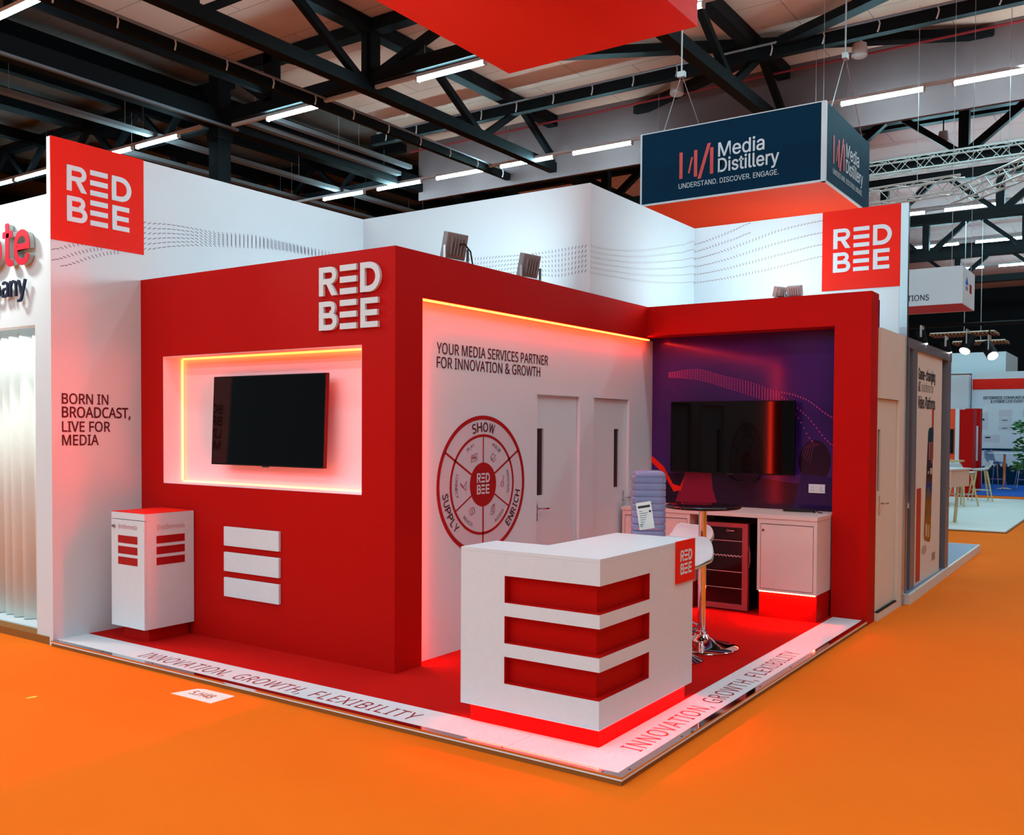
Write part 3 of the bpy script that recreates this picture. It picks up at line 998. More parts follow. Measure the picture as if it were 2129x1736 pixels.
for body, ang, fl, hh in (('SHOW', 90, False, 0.072), ('ENRICH', -28, True, 0.062), ('SUPPLY', 207, True, 0.062)):
    mb = MB()
    arc_text(mb, body, 0.468, ang, hh, 0.75, fl, bold=0.02)
    mb.build('ring_word', M['maroon'], gd)
for body, ang, fl in (('PLAY', 118, False), ('PULSE', 60, False), ('DISCOVER', 3, True), ('ACCESS', -52, True), ('REACH', 236, True), ('CONNECT', 180, True)):
    mb = MB()
    arc_text(mb, body, 0.345 if body not in ('DISCOVER', 'CONNECT') else 0.335, ang, 0.028, 0.75, fl)
    mb.build('sector_word', M['maroon'], gd)
M['pic_ink'] = mat('thin red line ink', c(150, 70, 76), 0.6)
def P3(a, b):
    return Vector((XW + 0.004, CY + a, CZ + b))


def line2(mb, pts):
    mb.tube([P3(a, b) for a, b in pts], 0.0022, 5)


for kind, ang in (('people', 118), ('laptop', 60), ('magnifier', 3), ('stack', -58), ('cloud', 236), ('dish', 180)):
    a0, b0 = 0.25 * math.cos(math.radians(ang)), 0.25 * math.sin(math.radians(ang)) * RY
    mb = MB()
    s = 0.035
    if kind == 'people':
        line2(mb, [(a0 - s, b0 - s), (a0 + s, b0 - s * 0.5), (a0 + s, b0 + s), (a0 - s, b0 + s * 0.4), (a0 - s, b0 - s)])
        for k in (-0.5, 0, 0.5):
            line2(mb, [(a0 + k * s - 0.008, b0 - 0.012), (a0 + k * s, b0 + 0.012), (a0 + k * s + 0.008, b0 - 0.008)])
    elif kind == 'laptop':
        line2(mb, [(a0 - s, b0), (a0, b0 - s * 0.3), (a0 + s, b0 + s * 0.4), (a0 - s * 0.1, b0 + s), (a0 - s, b0)])
        line2(mb, [(a0 - s * 0.6, b0 - s * 0.4), (a0 + s * 0.3, b0 - s), (a0 + s, b0 - s * 0.4)])
    elif kind == 'magnifier':
        line2(mb, [(a0 + 0.018 * math.cos(q / 12 * 6.283), b0 - 0.02 + 0.022 * math.sin(q / 12 * 6.283)) for q in range(13)])
        line2(mb, [(a0 + 0.008, b0), (a0 + 0.02, b0 + 0.05)])
    elif kind == 'stack':
        for k in range(4):
            line2(mb, [(a0 - s, b0 - s + k * 0.016), (a0 - s * 0.2, b0 - s * 1.1 + k * 0.02), (a0 + s * 0.6, b0 - s * 0.5 + k * 0.02)])
        line2(mb, [(a0 - s * 0.6, b0 + s * 0.6), (a0, b0 + s * 1.2), (a0 + s * 0.5, b0 + s * 0.7)])
    elif kind == 'cloud':
        line2(mb, [(a0 + 0.032 * math.cos(q / 12 * 6.283), b0 + (0.022 + 0.006 * (q % 3)) * math.sin(q / 12 * 6.283)) for q in range(13)])
        line2(mb, [(a0, b0 - 0.015), (a0, b0 + 0.01)])
    else:
        line2(mb, [(a0 - s, b0 + s * 0.6), (a0 - s * 0.4, b0 - s * 0.2), (a0 + s, b0 - s), (a0 + s, b0 + s), (a0 + s * 0.2, b0 - s * 0.3), (a0 - s, b0 + s * 0.6)])
    mb.build('line_icon', M['pic_ink'], gd)

# ================================================================== red frame and purple graphic
r = thing('frame_wall', (-1.2, YS, ZP), 'red portal frame around the purple picture, its post by the outer door', 'display wall')
MB().box(-2.44, XC, YS, YS2, ZH + 0.03, ZR).build('frame_header', M['red'], r)
MB().box(XC, 0.0, YS, YS2, 0.0, ZR).build('frame_post', M['red'], r)

r = thing('graphic_panel', (-1.3, YP, ZP), 'glossy purple picture panel with pink dashes behind the second television', 'picture panel')
MB().box(-2.44, 0.0, YP, YP + 0.02, ZP, ZR - 0.05).build('print_panel', M['graphic'], r)
M['sil'] = mat('dark printed silhouette', c(40, 14, 40), 0.12)
M['sil2'] = mat('magenta printed shape', c(140, 18, 50), 0.12)
M['sil3'] = mat('dark blue printed shape', c(38, 22, 78), 0.12)
M['hair'] = mat('printed hair highlight', c(120, 52, 96), 0.12)
fr = fy(YP)
MB().plate(fr, [(-2.44, 0.9), (-0.3, 0.9), (-0.3, 1.17), (-0.62, 1.22), (-0.9, 1.25), (-1.2, 1.29), (-1.55, 1.32), (-1.8, 1.30), (-2.44, 1.28)], 0.0004, 0.0008).build('dark_foot_shape', M['sil'], r)
MB().plate(fr, [(-2.02, 1.0), (-1.56, 1.0), (-1.61, 1.15), (-1.625, 1.32), (-1.9, 1.34)], 0.0008, 0.0012).build('magenta_shape', M['sil2'], r)
hd = [(-0.575 + 0.155 * math.cos(q / 24 * 6.283), 1.45 + 0.2 * math.sin(q / 24 * 6.283)) for q in range(24)]
MB().plate(fr, hd, 0.0008, 0.0014).build('head_silhouette', M['sil'], r)
MB().plate(fr, [(-0.78, 1.0), (-0.4, 1.0), (-0.4, 1.3), (-0.7, 1.33)], 0.0012, 0.0016).build('dark_blue_shape', M['sil3'], r)
MB().plate(fr, [(-2.3, 1.25), (-2.12, 1.1), (-2.2, 1.0), (-2.3, 1.0)], 0.0012, 0.0016).build('hand_silhouette', M['sil'], r)
MB().plate(fr, [(-2.3, 1.47), (-2.16, 1.36), (-2.05, 1.18), (-1.97, 1.16), (-1.92, 1.26), (-1.96, 1.12), (-2.04, 1.10), (-2.16, 1.28), (-2.3, 1.40)], 0.0016, 0.002).build('bright_ribbon', M['red_sign'], r)
mb = MB()
for k in range(5):
    a = -0.7 + k * 0.02
    mb.tube([(a, YP - 0.002, 1.50 - k * 0.02), (a + 0.03, YP - 0.002, 1.58), (a + 0.10, YP - 0.002, 1.635 - k * 0.005)], 0.0025, 5)
mb.build('hair_lines', M['hair'], r)
M['pink_dash'] = mat('pink dash print', c(236, 72, 140), 0.3)
tp = [(-2.1, 2.33), (-1.79, 2.353), (-1.528, 2.283), (-1.224, 2.209), (-0.929, 2.11), (-0.645, 1.983), (-0.424, 1.873)]
bt = [(-2.1, 2.28), (-1.79, 2.246), (-1.526, 2.163), (-1.222, 2.063), (-1.024, 1.986), (-0.83, 1.89), (-0.75, 1.83)]
dashes(fr, tp[:5], bt[:5], 7, 0.028, 0.021, 0.0035, AP).build('dash_pattern', M['pink_dash'], r)
for up_, lo_ in (((-0.929, 2.11), (-0.40, 1.86)), ((-0.929, 2.07), (-0.40, 1.60)), ((-0.9, 2.02), (-0.60, 1.64))):
    cv = [up_, ((up_[0] + lo_[0]) / 2, (up_[1] + lo_[1]) / 2 + 0.05), lo_]
    dashes(fr, cv, cv, 1, 0.026, 0.020, 0.006, [(0, -100), (.5, -60), (1, -45)]).build('dash_strand', M['pink_dash'], r)

television('television', -2.03, -0.738, 4.64, 4.64, 1.312, 2.026, YP, 'black television hung on the purple picture panel above the worktop')
so = thing('power_socket', (-0.55, YP, 1.19), 'white double power socket on the purple panel above the worktop', 'power socket')
MB().box(-0.626, -0.468, YP - 0.012, YP, 1.150, 1.234).build('face_plate', M['white'], so, bevel=0.003)
mb = MB()
for cx in (-0.59, -0.505):
    for dx, dz in ((0, 0.012), (-0.013, -0.012), (0.013, -0.012)):
        mb.box(cx + dx - 0.004, cx + dx + 0.004, YP - 0.0135, YP - 0.012, 1.188 + dz - 0.003, 1.188 + dz + 0.003)
mb.build('pin_slots', M['dark_grey'], so)
for cx in (-0.578, -0.518):
    MB().box(cx - 0.008, cx + 0.008, YP - 0.015, YP - 0.012, 1.212, 1.226).build('rocker_switch', M['white'], so)
# loose cables
pts = [(-1.28 + 0.17 * math.cos(q) * (1 - q / 40), YP - 0.03 - 0.01 * (q % 2), 1.31 - 0.085 * abs(math.sin(q))) for q in [math.pi * k / 12 for k in range(13)]]
r = tag(MB().tube([(-1.46, YP - 0.03, 1.35)] + pts[::-1] + [(-1.1, YP - 0.03, 1.34)], 0.008, 8).build('hanging_cable', M['cable'], None, True), 'black cable loop dangling below the television on the purple panel', 'cable')
pts = []
for k in range(40):
    a = 2 * math.pi * k / 19
    pts.append((-0.635 + 0.15 * math.cos(a), 4.50 + 0.075 * math.sin(a), 0.986 + 0.0055 * (k / 10)))
pts += [(-0.46, 4.53, 0.987), (-0.42, 4.5, 0.987)]
tag(MB().tube(pts, 0.005, 6).build('coiled_cable', M['cable'], None, True), 'black cable coiled on the pale worktop below the socket', 'cable')

# ================================================================== worktop, cabinets, fridge
M['laminate'] = mat('pale grained laminate', c(226, 206, 200), 0.4, var=0.05, scale=6)
r = thing('worktop', (-1.3, 4.4, 0.945), 'long pale worktop over the cabinets and the fridge', 'worktop')
MB().box(-2.29, -0.333, 4.09, YP - 0.002, 0.945, 0.98).build('top_board', M['laminate'], r, bevel=0.002)
MB().box(-2.29, -0.333, 4.7, YP - 0.002, 0.90, 0.945).build('rear_rail', M['laminate'], r)


def base_cabinet(x0, x1, knob_x, knob_z, label, led):
    cx = (x0 + x1) / 2
    r = thing('base_cabinet', (cx, 4.4, ZP), label, 'cabinet', 'cabinets under the worktop')
    y0 = 4.10
    mb = MB()
    mb.box(x0, x0 + 0.03, y0, YP - 0.06, 0.29, 0.944).box(x1 - 0.03, x1, y0, YP - 0.06, 0.29, 0.944)
    mb.box(x0 + 0.03, x1 - 0.03, y0, YP - 0.06, 0.90, 0.944).box(x0 + 0.03, x1 - 0.03, y0, YP - 0.06, 0.29, 0.31)
    mb.box(x0 + 0.03, x1 - 0.03, y0 + 0.03, YP - 0.06, 0.31, 0.90)
    mb.build('carcass', M['laminate'], r)
    d = MB().box(x0 + 0.035, x1 - 0.035, y0 - 0.001, y0 + 0.02, 0.315, 0.893).build('door', M['laminate'], r)
    fr = fy(y0 - 0.001)
    MB().disc(fr, knob_x, knob_z, 0.011, 0.0, 0.006, 16).build('lock', M['red_print'], d)
    MB().box(x0 + 0.012, x1 - 0.008, y0 + 0.03, YP - 0.08, ZP, 0.29).build('plinth', M['red'], r)
    if led:
        mb = MB()
        n = 30
        for k in range(n):
            xx = x0 + 0.02 + (x1 - x0 - 0.04) * k / (n - 1)
            mb.box(xx - 0.0042, xx + 0.0042, y0 + 0.012, y0 + 0.022, 0.280, 0.2885)
        mb.build('led_strip', M['led_dot'], r)
        MB().box(x0 + 0.02, x1 - 0.02, y0 + 0.010, y0 + 0.026, 0.2885, 0.2895).build('led_tape', M['led_tape'], r)
    return r


base_cabinet(-0.885, -0.338, -0.83, 0.84, 'pale cabinet with red plinth and LED dots, beside the red post', True)
base_cabinet(-2.285, -1.555, -1.66, 0.845, 'pale cabinet at the corner behind the bar table and water bottle', True)
fx0, fx1, fy0 = -1.50, -1.022, 4.22
r = thing('drinks_fridge', ((fx0 + fx1) / 2, 4.45, ZP), 'glass fronted drinks fridge with wire shelves under the worktop', 'fridge')
mb = MB()
mb.box(fx0 + 0.005, fx1 - 0.005, fy0 + 0.045, 4.66, ZP + 0.02, 0.865)
mb.build('body', M['black_gloss'], r)
mb = MB()
t = 0.055
mb.box(fx0, fx0 + 0.03, fy0, fy0 + 0.045, 0.06, 0.87).box(fx1 - t, fx1, fy0, fy0 + 0.045, 0.06, 0.87)
mb.box(fx0 + 0.03, fx1 - t, fy0, fy0 + 0.045, 0.06, 0.06 + 0.05).box(fx0 + 0.03, fx1 - t, fy0, fy0 + 0.045, 0.87 - 0.04, 0.87)
d = mb.build('door_frame', M['fridge_frame'], r)
MB().box(fx0 + 0.03, fx1 - t, fy0 + 0.03, fy0 + 0.04, 0.11, 0.83).build('glass_pane', M['fridge_glass'], r)
for z in (0.255, 0.41, 0.56, 0.70):
    mb = MB()
    mb.tube([(fx0 + 0.035, fy0 + 0.024, z), (fx1 - t - 0.003, fy0 + 0.024, z)], 0.003, 6)
    if z == 0.56:
        pts = [(fx0 + 0.035 + 0.017 * k, fy0 + 0.02, z + 0.010 * (-1) ** k) for k in range(23)]
        mb.tube(pts, 0.003, 6)
    mb.build('wire_shelf', M['shelf_wire'], r)
mb = MB()
mb.ring(fy(fy0 + 0.03), -1.235, 0.795, 0.009, 0.012, 0.0, 0.002, 20)
mb.rect(fy(fy0 + 0.03), -1.218, 0.791, -1.17, 0.799, 0.0, 0.002)
mb.build('badge', M['shelf_wire'], d)
MB().tube([(fx1 + 0.002, fy0 + 0.02, 0.66), (fx1 + 0.014, fy0 + 0.015, 0.60), (fx1 + 0.014, fy0 + 0.015, 0.52), (fx1 + 0.002, fy0 + 0.02, 0.46)], 0.008, 8).build('handle', M['fridge_frame'], r, True)
mb = MB()
for xx in (fx0 + 0.05, fx1 - 0.05):
    mb = MB().lathe([(0.015, ZP), (0.015, ZP + 0.03)], 12, xx, fy0 + 0.09)
    mb.build('foot', M['black'], r)

# ================================================================== outer storage wall and door
mb = MB()
xo = 0.026
mb.box(xo - 0.06, xo, YS2, 5.46, 2.04, 2.68).box(xo - 0.06, xo, 5.46, YE, 0.0, 2.68).box(xo - 0.06, xo, YS2, 5.46, 0.0, 0.075)
wo = tag(mb.build('wall_side', M['cream']), 'cream storage wall facing the aisle behind the red post', 'wall', kind='structure')
door(3, fx(xo), YS2 + 0.005, 5.46, 0.085, 2.04, (4.765, 4.865, 1.186, 1.755), 1.075, 4.83, 'cream outer door facing the aisle, with a narrow glass slit', 1, 0.025, M['cream'])
MB().box(xo, xo + 0.006, 5.46, 5.50, 0.075, 2.06).build('door_casing', M['cream'], wo)
MB().box(xo - 0.02, xo + 0.003, YS2 + 0.01, 5.46, 0.075, 0.085).build('threshold', M['black'], wo)
MB().box(xo - 0.06, xo + 0.012, YE - 0.012, YE + 0.05, 0.0, 4.0).build('corner_post', M['alu'], wo)

# ================================================================== reception counter
KX0, KX1, KY0, KY1, KZ0, KZ1 = -1.206, -0.276, 0.247, 1.396, 0.154, 1.060
NXk, NYk = -0.825, 0.585
SX, SY = -0.895, 0.815
r = thing('reception_counter', (-0.6, 0.6, ZP), 'white L shaped reception counter with three red slots wrapping its corner', 'counter')
L = lambda d: [(KX0 + d * 0, KY0 + d), (KX1 - d, KY0 + d), (KX1 - d, KY1), (NXk, KY1), (NXk, NYk), (KX0, NYk)]
bands = [(KZ0, 0.31), (0.463, 0.538), (0.692, 0.766), (0.918, KZ1 - 0.02)]
mb = MB()
for z0, z1 in bands:
    mb.prism(L(0), z0, z1)
for z0, z1 in ((0.31, 0.463), (0.538, 0.692), (0.766, 0.918)):
    mb.prism([(KX0, KY0), (SX, KY0), (SX, NYk), (KX0, NYk)], z0, z1)
    mb.prism([(NXk, SY), (KX1, SY), (KX1, KY1), (NXk, KY1)], z0, z1)
mb.build('body', M['white'], r)
MB().prism(L(0), KZ1 - 0.0195, KZ1).build('top', M['white'], r)
for z0, z1 in ((0.31, 0.463), (0.538, 0.692), (0.766, 0.918)):
    d = 0.045
    SLOT = [(SX, KY0 + 0.002), (KX1 - 0.002, KY0 + 0.002), (KX1 - 0.002, SY), (KX1 - d, SY), (KX1 - d, KY0 + d), (SX, KY0 + d)]
    MB().prism([(SX, KY0 + d), (KX1 - d, KY0 + d), (KX1 - d, SY), (NXk, SY), (NXk, NYk), (SX, NYk)], z0 + 0.0005, z1 - 0.0005).box(SX, SX + 0.003, KY0 + 0.002, KY0 + d, z0, z1).box(KX1 - d, KX1 - 0.002, SY - 0.003, SY, z0, z1).prism(SLOT, z0, z0 + 0.003).prism(SLOT, z1 - 0.003, z1).build('slot_backing', M['red'], r)
d = 0.032
d = 0.034
MB().prism([(KX0 + d, KY0 + d + 0.018), (KX1 - d, KY0 + d + 0.02), (KX1 - d, KY1 - d), (NXk + d, KY1 - d), (NXk + d, NYk - d), (KX0 + d, NYk - d)], ZP, KZ0).build('plinth', M['red'], r)
mb = MB()
n = 50
for k in range(n):
    xx = KX0 + 0.03 + (KX1 - KX0 - 0.06) * k / (n - 1)
    mb.box(xx - 0.003, xx + 0.003, KY0 + 0.034, KY0 + 0.044, KZ0 - 0.006, KZ0 - 0.001)
n = 60
for k in range(n):
    yy = KY0 + 0.03 + (KY1 - KY0 - 0.06) * k / (n - 1)
    mb.box(KX1 - 0.030, KX1 - 0.020, yy - 0.003, yy + 0.003, KZ0 - 0.006, KZ0 - 0.001)
mb.build('led_strip', M['led_amber'], r)
MB().box(KX0 + 0.03, KX1 - 0.03, KY0 + 0.033, KY0 + 0.045, KZ0 - 0.001, KZ0 - 0.0002).box(KX1 - 0.031, KX1 - 0.019, KY0 + 0.05, KY1 - 0.03, KZ0 - 0.001, KZ0 - 0.0002).build('led_tape', M['led_tape'], r)
fr = fx(KX1)
s_ = MB().rect(fr, 1.143, 0.808, 1.402, 1.064, 0.0, 0.012).build('logo_plate', M['red_sign'], r)
logo_flat(fr, 1.188, 0.858, 0.165, 0.148, 0.014).build('logo', M['white'], s_)

# ================================================================== information pedestal by the slogan wall
PX0, PX1, PY0, PY1, PZ0, PZ1 = -4.862, -4.418, 0.338, 0.775, 0.152, 1.062
r = thing('info_pedestal', (-4.64, 0.55, ZP), 'white square pedestal with red printed bars standing by the slogan wall', 'pedestal')
MB().box(PX0, PX1, PY0 + 0.018, PY1, PZ0, PZ1 - 0.004).build('body', M['white'], r)
d_ = MB().box(PX0, PX1 - 0.004, PY0, PY0 + 0.016, PZ0, PZ1 - 0.062).build('door', M['white'], r)
MB().box(PX0, PX1, PY0, PY0 + 0.018, PZ1 - 0.056, PZ1 - 0.004).build('front_rail', M['white'], r)
MB().box(PX0, PX1, PY0, PY1, PZ1 - 0.004, PZ1).build('top', M['red_sign'], r)
MB().box(PX0 + 0.055, PX1 - 0.055, PY0 + 0.07, PY1 - 0.01, ZP, PZ0).build('plinth', M['red'], r)
MB().disc(fy(PY0), PX0 + 0.045, 0.945, 0.012, 0.0, 0.012, 16).disc(fy(PY0), PX0 + 0.022, 0.945, 0.008, 0.0, 0.008, 12).build('door_lock', M['steel'], d_)
for z0 in (0.822, 0.737, 0.652):
    MB().rect(fy(PY0), PX0 + 0.093, z0 - 0.006, PX0 + 0.352, z0 + 0.054, 0.0, 0.002).build('printed_bar', M['red_print'], d_)
    MB().rect(fx(PX1), 0.440, z0 - 0.002, 0.690, z0 + 0.058, 0.0, 0.002).build('printed_bar', M['red_print'], r)
mb = MB()
text(mb, fy(PY0), '@redbeemedia', PX0 + 0.095, 0.925, 0.25, 0.042, 'noto', 0.0015)
mb.build('handle_lettering', M['pink_ink'], d_)
mb = MB()
text(mb, fx(PX1), '@redbeemedia', 0.443, 0.925, 0.245, 0.045, 'noto', 0.0015)
mb.build('handle_lettering', M['pink_ink'], r)

# ================================================================== bar table, stools, water bottle
TX, TY, TZ = -0.81, 2.73, 1.155
r = thing('bar_table', (TX, TY, ZP), 'tall round bar table with smoked top on a chrome pole', 'table')
MB().lathe([(0.285, ZP), (0.287, ZP + 0.008), (0.28, ZP + 0.014), (0.22, ZP + 0.028), (0.12, ZP + 0.052), (0.06, ZP + 0.085), (0.042, ZP + 0.11)], 56, TX, TY).build('base', M['chrome'], r, True)
MB().lathe([(0.046, ZP + 0.10), (0.046, ZP + 0.13), (0.031, ZP + 0.135), (0.031, TZ - 0.03)], 32, TX, TY).build('pole', M['chrome'], r, True)
MB().lathe([(0.09, TZ - 0.032), (0.09, TZ - 0.022)], 32, TX, TY).build('mount_plate', M['chrome'], r, True)
MB().lathe([(0.285, TZ - 0.022), (0.295, TZ - 0.016), (0.295, TZ - 0.006), (0.285, TZ)], 56, TX, TY).build('top', M['smoked'], r, True)


def bar_stool(label):
    r = thing('bar_stool', (0, 0, 0), label, 'bar stool', 'white bar stools')
    MB().lathe([(0.15, 0), (0.152, 0.006), (0.14, 0.012), (0.09, 0.03), (0.045, 0.06), (0.03, 0.08)], 48).build('base', M['chrome'], r, True)
    MB().lathe([(0.03, 0.07), (0.03, 0.42), (0.022, 0.42), (0.022, 0.70)], 24).build('gas_column', M['chrome'], r, True)
    mb = MB().tube([(0.03, -0.02, 0.30), (0.12, -0.11, 0.285), (0.12, -0.21, 0.28), (0, -0.25, 0.28), (-0.12, -0.21, 0.28), (-0.12, -0.11, 0.285), (-0.03, -0.02, 0.30)], 0.01, 8)
    mb.build('footrest', M['chrome'], r, True)
    prof = [(-0.205, -0.03), (-0.19, -0.008), (-0.15, 0.0), (-0.08, -0.006), (0.0, -0.008), (0.08, 0.0), (0.135, 0.018), (0.172, 0.05), (0.188, 0.09), (0.193, 0.128), (0.19, 0.142)]
    half = [0.12, 0.165, 0.19, 0.205, 0.21, 0.212, 0.212, 0.208, 0.196, 0.165, 0.13]
    n = 12
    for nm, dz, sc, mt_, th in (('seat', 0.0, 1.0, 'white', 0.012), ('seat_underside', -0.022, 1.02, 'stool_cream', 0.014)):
        mb = MB()
        vs, fs = [], []
        for (d, z), hw in zip(prof, half):
            for k in range(n + 1):
                x = hw * sc * (2 * k / n - 1)
                cup = 0.02 * (x / 0.21) ** 2
                vs.append((x, d * sc + (0.0 if nm == 'seat' else 0.004), 0.745 + z + cup + dz))
        for i in range(len(prof) - 1):
            for k in range(n):
                a = i * (n + 1) + k
                fs.append((a, a + 1, a + n + 2, a + n + 1))
        mb.add(vs, fs)
        o = mb.build(nm, M[mt_], r, True)
        so = o.modifiers.new('thickness', 'SOLIDIFY')
        so.thickness = th
        so.offset = 0
        sb = o.modifiers.new('smooth', 'SUBSURF')
        sb.levels = sb.render_levels = 1
    MB().lathe([(0.08, 0.69), (0.10, 0.70), (0.06, 0.712)], 24).build('seat_plate', M['chrome'], r, True)
    return r


st = bar_stool('white bar stool nearer the counter, seat edge showing past the logo plate')
st.location = (-0.76, 2.28, ZP)
st.rotation_euler = (0, 0, math.radians(20))
copy_thing(st, (-1.19, 3.15, ZP), math.radians(-8), 'white bar stool farther back, between the bar table and the corner cabinet', 'white bar stools')

BX, BY = -0.70, 1.60
r = thing('water_cooler', (BX, BY, ZP), 'white water cooler cabinet hidden behind the counter under the big bottle', 'water cooler')
MB().box(BX - 0.14, BX + 0.14, BY - 0.14, BY + 0.14, ZP, 1.0).build('body', M['white'], r, bevel=0.01)
r = thing('water_bottle', (BX, BY, 1.0), 'big ribbed clear blue water bottle rising behind the white counter', 'water bottle')
prof = [(0.085, 1.0), (0.105, 1.012), (0.112, 1.03)]
z = 1.04
while z < 1.40:
    prof += [(0.112, z), (0.112, z + 0.022), (0.106, z + 0.030), (0.112, z + 0.038)]
    z += 0.045
prof += [(0.112, 1.425), (0.108, 1.445), (0.095, 1.462), (0.07, 1.468)]
o = MB().lathe(prof, 48, 0, 0, 5.0)
rot = math.radians(33)
o.v = [(BX + x * math.cos(rot) - y * math.sin(rot), BY + x * math.sin(rot) + y * math.cos(rot), z) for x, y, z in o.v]
o.build('bottle_body', M['bottle'], r, True)
nx = Vector((math.sin(rot), -math.cos(rot), 0))
tx = Vector((math.cos(rot), math.sin(rot), 0))
tl = math.radians(9)
x2 = tx * math.cos(tl) + Vector((0, 0, 1)) * math.sin(tl)
u2 = -tx * math.sin(tl) + Vector((0, 0, 1)) * math.cos(tl)
lo = Vector((BX, BY, 1.175)) + nx * 0.1135 - tx * 0.03
lf = (lo, x2, u2)
lb_ = MB().rect(lf, -0.05, -0.09, 0.05, 0.09, 0.0, 0.001).build('label', M['paper'], r)
mb = MB()
mb.rect(lf, -0.04, 0.052, 0.04, 0.068, 0.001, 0.0016)
mb.rect(lf, 0.028, 0.018, 0.042, 0.032, 0.001, 0.0016)
for k in range(7):
    mb.rect(lf, -0.036, 0.030 - k * 0.014, -0.036 + 0.02 + 0.007 * (k * 5 % 6), 0.033 - k * 0.014, 0.001, 0.0016)
mb.ring(lf, -0.034, -0.062, 0.006, 0.009, 0.001, 0.0016, 16)
mb.build('label_print', M['dark_grey'], lb_)

# ================================================================== floodlights on the red walls
def flood(x, y, z, yaw, pitch, label, size=0.2, h=0.19, watts=FLOOD, shell='silver', col=(0.66, 0.92, 1.0), spread=math.radians(150)):
    """yaw: direction the lamp faces (0 = +y)"""
    r = thing('floodlight', (x, y, z), label, 'floodlight', 'floodlights on the red walls')
    rm = Matrix.Rotation(yaw, 4, 'Z') @ Matrix.Rotation(pitch, 4, 'X')
    T = Matrix.Translation((x, y, z + 0.02 + h / 2))

    def put(mb):
        mb.v = [tuple(T @ rm @ Vector(v)) for v in mb.v]
        return mb
    put(MB().box(-size / 2, size / 2, -0.025, 0.03, -h / 2, h / 2)).build('housing', M[shell], r, bevel=0.006)
    mb = MB()
    for k in range(5):
        xx = -size * 0.3 + k * size * 0.15
        mb.box(xx - 0.006, xx + 0.006, -0.045, -0.025, -h * 0.34, h * 0.34)
    put(mb).build('cooling_fins', M[shell], r)
    put(MB().box(-size * 0.42, size * 0.42, 0.03, 0.032, -h * 0.4, h * 0.4)).build('lens', M['flood_lens'], r)
    mb = MB()
    R2 = Matrix.Rotation(yaw, 4, 'Z')
    for s in (-1, 1):
        mb.beam((s * (size / 2 + 0.012), -0.02, 0), (s * (size / 2 + 0.012), -0.02, h * 0.55), 0.006, 0.025, (0, 1, 0))
    mb.beam((-size / 2 - 0.012, -0.02, 0.003), (size / 2 + 0.012, -0.02, 0.003), 0.025, 0.006)
    mb.v = [tuple(Matrix.Translation((x, y, z)) @ R2 @ Vector(v)) for v in mb.v]
    mb.build('bracket', M['alu'], r)
    fwd = (rm @ Vector((0, 1, 0))).to_3d()
    p0 = T @ rm @ Vector((0, 0.05, 0))
    area_lamp('floodlight_lamp', p0, p0 + fwd, size * 0.8, h * 0.8, watts, col, spread)
    return r


f1 = flood(-2.27, 1.47, ZR, math.radians(80), math.radians(14), 'grey floodlight nearest the red corner, cable trailing behind it')
MB().tube([(-2.235, 1.47, ZR + 0.12), (-2.2, 1.5, ZR + 0.13), (-2.19, 1.56, ZR + 0.08), (-2.225, 1.63, ZR + 0.0)], 0.006, 8).build('power_cable', M['cable'], f1, True)
flood(-2.27, 2.44, ZR, math.radians(80), math.radians(14), 'grey floodlight second from the red corner, above the wheel diagram')
flood(-0.89, 4.62, ZR, math.radians(62), math.radians(16), 'small white floodlight turned sideways on the red frame', 0.12, 0.10, FLOOD * 0.9, 'track')
flood(-0.745, 4.62, ZR, math.radians(0), math.radians(16), 'white floodlight facing the end wall on the red frame', 0.14, 0.10, FLOOD * 0.28, 'track')

# ================================================================== hanging signs
def hang_wires(r, pts, top):
    for p in pts:
        MB().tube([p, (p[0], p[1], top)], 0.004, 6).build('hanging_wire', M['wire'], r)


r = thing('hanging_box', (-2.6, 3.0, 5.5), 'big red box hanging over the stand at the top of the picture', 'hanging sign')
MB().box(-3.70, -1.53, 1.93, 4.10, 5.5, 6.5).build('fabric_box', M['red_sign'], r)
MB().box(-3.71, -1.52, 1.92, 4.11, 6.48, 6.52).build('top_frame', M['alu'], r)
hang_wires(r, [(-3.6, 2.0, 6.5), (-1.63, 2.0, 6.5), (-3.6, 4.0, 6.5), (-1.63, 4.0, 6.5)], 9.3)

HX0, HX1, HY0, HY1, HZ0, HZ1 = -3.66, -1.21, 7.0, 8.95, 4.68, 5.62
r = thing('hanging_sign', ((HX0 + HX1) / 2, 8, HZ0), 'dark blue box sign with white company lettering hanging behind the end wall', 'hanging sign')
MB().box(HX0 + 0.02, HX1 - 0.05, HY0, HY0 + 0.02, HZ0 + 0.02, HZ1).build('front_panel', M['navy'], r)
MB().box(HX1 - 0.02, HX1, HY0 + 0.05, HY1 - 0.02, HZ0 + 0.02, HZ1).build('side_panel', M['navy'], r)
MB().box(HX0, HX1, HY1 - 0.02, HY1, HZ0, HZ1).build('back_panel', M['navy'], r)
MB().box(HX0, HX0 + 0.02, HY0 + 0.02, HY1 - 0.02, HZ0, HZ1).build('side_panel', M['navy'], r)
MB().box(HX0 + 0.02, HX1 - 0.02, HY0 + 0.02, HY1 - 0.02, HZ0, HZ0 + 0.01).build('bottom_panel', M['orange_red'], r)
mb = MB()
mb.box(HX1 - 0.05, HX1 + 0.004, HY0 - 0.004, HY0 + 0.05, HZ0, HZ1 + 0.004)
mb.box(HX0 - 0.004, HX0 + 0.02, HY0 - 0.004, HY0 + 0.02, HZ0, HZ1 + 0.004)
mb.box(HX0, HX1, HY0 - 0.003, HY0 + 0.02, HZ0, HZ0 + 0.022).box(HX1 - 0.02, HX1 + 0.003, HY0, HY1, HZ0, HZ0 + 0.022)
mb.box(HX0, HX1, HY0 - 0.002, HY0 + 0.02, HZ1 - 0.008, HZ1 + 0.004)
mb.build('edge_profile', M['wall_white'], r)
